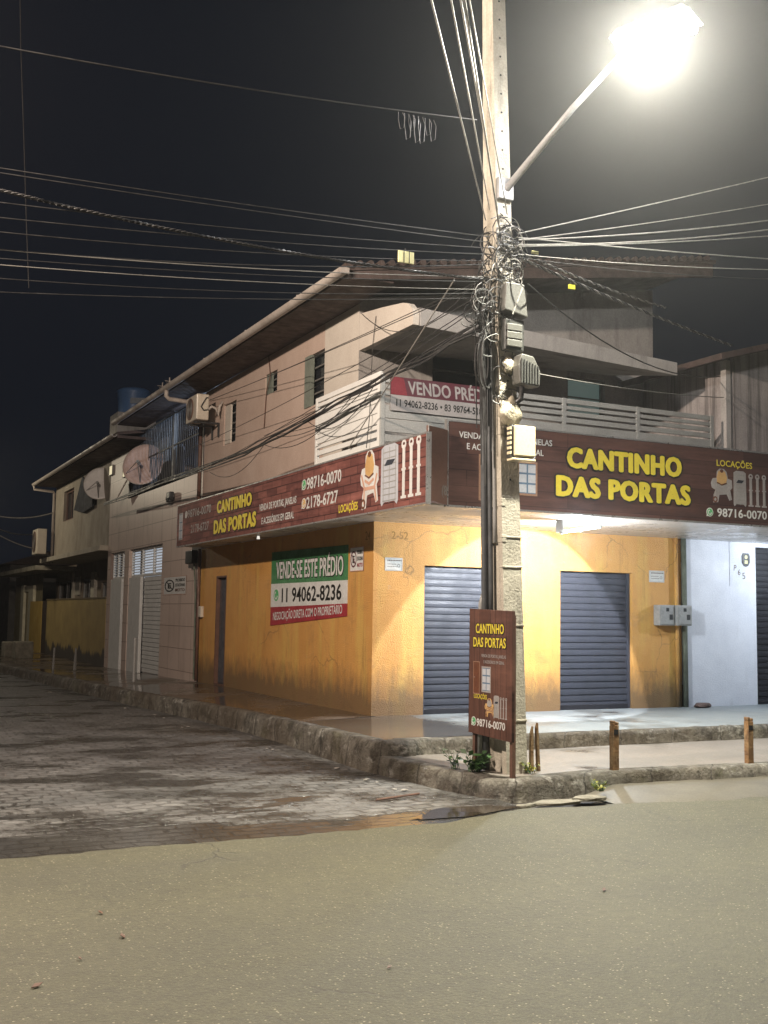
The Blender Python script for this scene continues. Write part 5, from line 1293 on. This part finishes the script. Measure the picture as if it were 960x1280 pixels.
for k in range(6):
    p = at(rnd.uniform(20, 940), rnd.uniform(1050, 1240), 2, .033); th = rnd.uniform(0, 3.14); L = rnd.uniform(.015, .04); u = Vector((math.cos(th), math.sin(th), .1))*L; v = Vector((-math.sin(th), math.cos(th), .25))*L*.45
    tag(MB().prism([p-u, p+v, p+u, p-v*.8], (0, 0, .004)).build('leaf_scrap', M['pipe']), 'tiny dark dry leaf scrap on the open asphalt', 'litter', 'dry leaf scraps on the asphalt')
tag(MB().tube([at(470, 1000, 2, .012), at(490, 997, 2, .02), at(524, 992, 2, .012)], .012, 6).build('twig', M['pipe']), 'dark twig on the wet setts near the kerb tip', 'twig')

# ================================================================ cables
def sagline(p, q, sag, n=14): return [Vector(p).lerp(Vector(q), i/n)-Vector((0, 0, sag*4*(i/n)*(1-i/n))) for i in range(n+1)]
def wire(pts, r, mt, lab, group=None, name='overhead_cable', n=5):
    return tag(MB().tube(pts, r, n).build(name, mt), lab, 'cable', group)
random.seed(21)
GL = 'thin wires running left from the pole'; LL = 'thin overhead wire running left from the pole into the night'
for k, (y0, yp, r, mt, sag) in enumerate(((288, 346, .006, 'cablepale', .12), (303, 352, .005, 'cable', .10), (311, 362, .005, 'cablepale', .10), (252, 318, .006, 'cable', .1), (262, 326, .006, 'cable', .14),
        (233, 310, .006, 'cable', .1), (272, 330, .006, 'cable', .2), (200, 296, .006, 'cable', .05), (206, 303, .006, 'cable', .05), (318, 366, .005, 'cable', .15), (345, 372, .005, 'cable', .1))):
    s = at(0, y0, 1, -4.7); e = at(612, yp, 1, -4.7); d = (s-e); s = e+d*1.9
    wire(sagline(e, s, sag*1.5, 20), r, M[mt], LL, GL)
s = at(0, 46, 1, -4.9); e = at(505, 134, 1, -4.9); d = s-e
wire(sagline(e+(e-s)*.22, s+d*.6, .1), 0.008, M['cable'], 'heavy upper cable crossing the dark sky to the left')
GR = 'thin wires running right from the pole'; LR = 'pale overhead wire fanning right from the pole'
for k, (ye, yp, r, mt, sag) in enumerate(((218, 292, .007, 'cablepale', .02), (246, 300, .006, 'cablepale', .05), (257, 300, .009, 'cablepale', .10), (263, 306, .009, 'cablepale', .13), (284, 308, .007, 'cablepale', .06), (318, 297, .008, 'cablepale', .03), (322, 318, .006, 'cablepale', .08), (330, 322, .005, 'cable', .1))):
    e = at(648, yp, 1, -4.8); s = at(960, ye, 1, -4.8); d = s-e
    wire(sagline(e, e+d*2.2, sag*2, 20), r, M[mt], LR, GR)
GT = 'wires crossing over the road'; LT = 'pale wire rising from the pole over the road'
for k, (xt, xp, yp, r) in enumerate(((538, 607, 275, .008), (563, 612, 262, .007), (575, 622, 262, .008), (580, 625, 290, .010), (586, 634, 268, .006))):
    e = at(xp, yp, 1, -4.75); s = at(xt, 0, 1, -8.5); d = s-e
    wire(sagline(e, e+d*1.9, -.03, 10), r, M['cablepale'], LT, GT)
# twisted bundle to the lower right, service drops
def helix(pts, r, turns, ph, n=120):
    out = []
    for i in range(n+1):
        t = i/n*(len(pts)-1); j = min(int(t), len(pts)-2); p = pts[j].lerp(pts[j+1], t-j); th = 2*math.pi*turns*i/n+ph
        out.append(p+Vector((0, math.cos(th)*r, math.sin(th)*r)))
    return out
e = at(655, 325, 1, -4.8); s = at(915, 432, 1, -1.9)
base = sagline(e, s, .03, 10)
for k, mt in ((0, 'cablepale'), (1, 'cable'), (2, 'cable')):
    wire(helix(base, .014, 20, k*2.1), .009, M[mt], 'strand of the twisted service cable dropping right to the white shop', 'twisted service cable strands', n=4)
e = at(655, 318, 1, -4.8); s = at(735, 348, 1, -3.9); base = sagline(e, e+(s-e)*2.6, .04, 10)
for k, mt in ((0, 'cablepale'), (1, 'cable')):
    wire(helix(base, .012, 16, k*3.1), .008, M[mt], 'strand of the upper twisted cable with the bright yellow tag', 'upper twisted cable strands', n=4)
e = at(500, 328, 1, -4.7); s = at(615, 350, 1, -4.7); base = sagline(s, e+(e-s)*4, .12, 12)
for k, mt in ((0, 'cable'), (1, 'cable'), (2, 'cable')):
    wire(helix(base, .012, 34, k*2.1, 240), .007, M[mt], 'strand of the thick twisted cable running left beside the pale tag', 'left twisted cable strands', n=4)
wire(sagline(at(660, 465, 1, -4.8), at(905, 497, 1, -1.6), .05), .007, M['cablepale'], 'pale wire from the ribbed closure across the balcony front')
wire(sagline(at(660, 355, 1, -4.8), at(905, 470, 1, -1.2), .35), .009, M['cable'], 'dark slack wire looping across the upper front wall')
# black bundle hugging the side street
bp = [at(604, 402, 0, -.86), at(540, 440, 0, -.9), at(474, 474, 0, -.93), at(395, 519, 0, -.95), at(306, 565, 0, -.9), at(200, 604, 0, -.7), at(130, 630, 0, -.6)]
bp = [bp[i].lerp(bp[i+1], t/5) for i in range(len(bp)-1) for t in range(5)]+[bp[-1]]
for k in range(5):
    pts = [p+Vector((.05*nz(i*.5, k, 1, k*3), .0, .045*nz(i*.45, k*2.1, 1, 5+k)))+Vector((0, 0, .02*k-.04)) for i, p in enumerate(bp)]
    wire(pts, .016 if k < 2 else .010, M['cable'], 'black cable of the drooping bundle along the pink wall', 'black cable bundle along the side street')
for k, (xa, ya, xb, yb, dp) in enumerate(((470, 478, 385, 527, .32), (440, 495, 330, 556, .30), (330, 556, 262, 590, .28), (460, 482, 345, 545, .22))):
    wire(sagline(at(xa, ya, 0, -.9), at(xb, yb, 0, -.9), dp, 14), .006, M['cable'], 'thin slack loop hanging under the black bundle on the pink wall', 'slack loops under the bundle')
for k, (xa, ya, xb, yb, sg_) in enumerate(((612, 345, 262, 500, .05), (612, 362, 240, 560, .08), (610, 372, 250, 590, .08), (604, 380, 330, 545, .1), (610, 352, 205, 522, .05))):
    wire(sagline(at(xa, ya, 1, -4.7), at(xb, yb, 0, -.05), sg_), .006, M['cable'], 'thin black drop wire crossing the pink upper wall', 'drop wires over the pink wall')
wire([at(335, 437, 0, -.02), at(338, 470, 0, -.02), at(333, 490, 0, -.02), at(330, 535, 0, -.02)], .010, M['pipe'], 'thin brown cable running down the pink wall between windows')
wire(sagline(at(568, 350, 1, -4.5), at(436, 560, 0, -.74), .0), .008, M['cablepale'], 'straight pale guy wire slanting down to the side railing')
wire([at(470, 395, 0, -.02), at(466, 430, 0, -.02), at(464, 470, 0, -.6), at(462, 520, 0, -.76), at(458, 560, 0, -.76)], .006, M['cable'], 'thin wire hanging down past the white railing')
wire(sagline(at(452, 392, 0, .0), at(600, 345, 1, -4.7), .45, 16), .006, M['cable'], 'slack dark wire looping before the rounded porch end')
wire(sagline((-4.2, -9.5, 7.5), at(36, 352, 1, 12), .05) if False else [at(24, -60, 1, 5), at(26, 60, 1, 5), at(30, 180, 1, 5), at(33, 280, 1, 5), at(36, 360, 1, 5)], .009, M['cable'], 'lone thin wire hanging straight down at the left of the sky')
for k, (xa, ya, xb, yb) in enumerate(((0, 637, 66, 641), (0, 645, 60, 688), (0, 640, 40, 668))):
    wire(sagline(at(xa-40, ya-4, 1, 27), at(xb, yb, 0, -.1), .3), .02, M['cablepale'], 'faint wire reaching the far end of the beige house', 'wires at the beige house end')
# coil of black cable on the pole's left
o = MB(); c = onpole(4.72, -.1)+Vector((-.26, .05, 0))
for k in range(7):
    rr = .20+.012*k; dx = random.uniform(-.03, .03)
    o.tube([c+Vector((dx+.45*rr*math.cos(t), -.02*k+.3*rr*math.cos(t), 1.15*rr*math.sin(t))) for t in lin(0, 6.4, 26)], .011, 5)
tag(o.build('cable_coil', M['cable']), 'oval coil of spare black cable hung on the left of the pole', 'cable coil')
# the tangle
rnd = random.Random(5)
def tangle(n, cz, spread, rr, mats, lab, cx=0, rw=(.003, .008)):
    mb = MB()
    for i in range(n):
        z = cz+rnd.gauss(0, spread); hx, hy = sec(z); c = pc(z); th = rnd.uniform(0, 6.28); R0 = rnd.uniform(.4, 1)*rr
        p = Vector((c.x+cx+rnd.gauss(0, .07), c.y-hy*rnd.choice([1, 1, 1, -.2])-.03, z)); ax = Vector((rnd.gauss(0, 1), rnd.gauss(0, .4), rnd.gauss(0, 1))).normalized(); bx = ax.cross(Vector((0, 1, .3))).normalized()
        a0 = rnd.uniform(0, 6.28); span = rnd.uniform(2.5, 6)
        pts = [p+ax*R0*math.cos(a0+span*t)+bx*R0*.8*math.sin(a0+span*t)+Vector((.03*noise.noise(Vector((t*3, i, 0))), .05*noise.noise(Vector((t*2, i, 4))), -.12*t*t*rr)) for t in lin(0, 1, 12)]
        mb.tube(pts, rnd.uniform(*rw), 4)
    return tag(mb.build('cable_tangle', mats), lab, 'cables', None, 'stuff')
tangle(60, 5.85, .22, .26, M['cable'], 'dense knot of black loops round the pole where the wires meet', rw=(.004, .009))
tangle(34, 5.85, .2, .2, M['cablepale'], 'pale wire ends and ties in the knot round the pole', rw=(.003, .006))
tangle(20, 5.35, .22, .2, M['cable'], 'loose black loops hanging left of the grey boxes on the pole', -.22)
tangle(16, 4.5, .3, .12, M['cable'], 'loose black ends round the middle boxes of the pole', -.05)
tangle(14, 5.2, .25, .18, M['pvc'], 'grey wire loops hanging left of the pole', -.25, (.004, .006))
mb = MB()
for i in range(12):
    a_ = random.uniform(-.14, .02); pts = [pc(z)+Vector((-sec(z)[0]-.02+a_+.03*nz(z, i, 1.3, i), -.12+.02*i, 0)) for z in lin(5.6, 3.3+random.random()*.8, 12)]
    mb.tube(pts, random.uniform(.006, .011), 5)
tag(mb.build('riser_cables', M['cable']), 'bunch of black cables running down the left of the pole', 'cables', None, 'stuff')
e = at(500, 140, 1, -4.9); mb = MB()
rnd = random.Random(31)
for i in range(7):
    x = e.x+i*.06+rnd.uniform(-.02, .02); dz = rnd.uniform(.16, .34); mb.tube([(x, e.y, e.z), (x+.01, e.y+.02, e.z-dz*.4), (x+.03, e.y+.01, e.z-dz), (x+.07, e.y, e.z-dz*.9), (x+.07, e.y-.02, e.z-dz*.3), (x+.05, e.y, e.z)], .0033, 4)
tag(mb.build('hanging_coils', M['black']), 'row of dim hanging loops on the heavy upper cable', 'cable coil')
# tags
for (px, py, w_, h, mt, lab) in ((507, 322, .19, .13, 'tagpale', 'pale three-celled cable tag lit bright left of the pole'), (714, 359, .10, .06, 'tagyellow', 'bright yellow tag on the right twisted cable'), (668, 316, .09, .035, 'tagpale', 'small pale yellow tag just right of the cable knot')):
    p = at(px, py, 1, -4.72 if px < 700 else -4.1); F = FR(p.y)
    o = thing('cable_tag', lab, 'tag', p)
    MB().fbox(F, p.x-w_/2, p.x+w_/2, p.z-h/2, p.z+h/2, 0, .02).build('plate', M[mt], o, bevel=.004)
    if px < 600: MB().fbox(F, p.x-.034, p.x-.026, p.z-h/2, p.z+h/2, .02, .024).fbox(F, p.x+.03, p.x+.038, p.z-h/2, p.z+h/2, .02, .024).build('divider', M['dark'], o)
    MB().tube([p+Vector((0, .01, h/2)), p+Vector((0, .01, h/2+.04))], .006, 5).build('tie', M['cable'], o)

# ================================================================ haze added for the lamp glow
hz = MB().box(-60, 60, -40, 75, -1.2, 14)
hm = bpy.data.materials.new('glow_haze'); hm.use_nodes = True; nt = hm.node_tree
nt.nodes.remove(nt.nodes['Principled BSDF']); pv = nt.nodes.new('ShaderNodeVolumePrincipled')
pv.inputs['Color'].default_value = (.9, .9, .92, 1); pv.inputs['Density'].default_value = 0.00115; pv.inputs['Anisotropy'].default_value = .86  # thin volume added to give the lamp a glow like lens bloom
nt.links.new(pv.outputs[0], nt.nodes['Material Output'].inputs['Volume'])
tag(hz.build('haze', hm), kind='stuff')
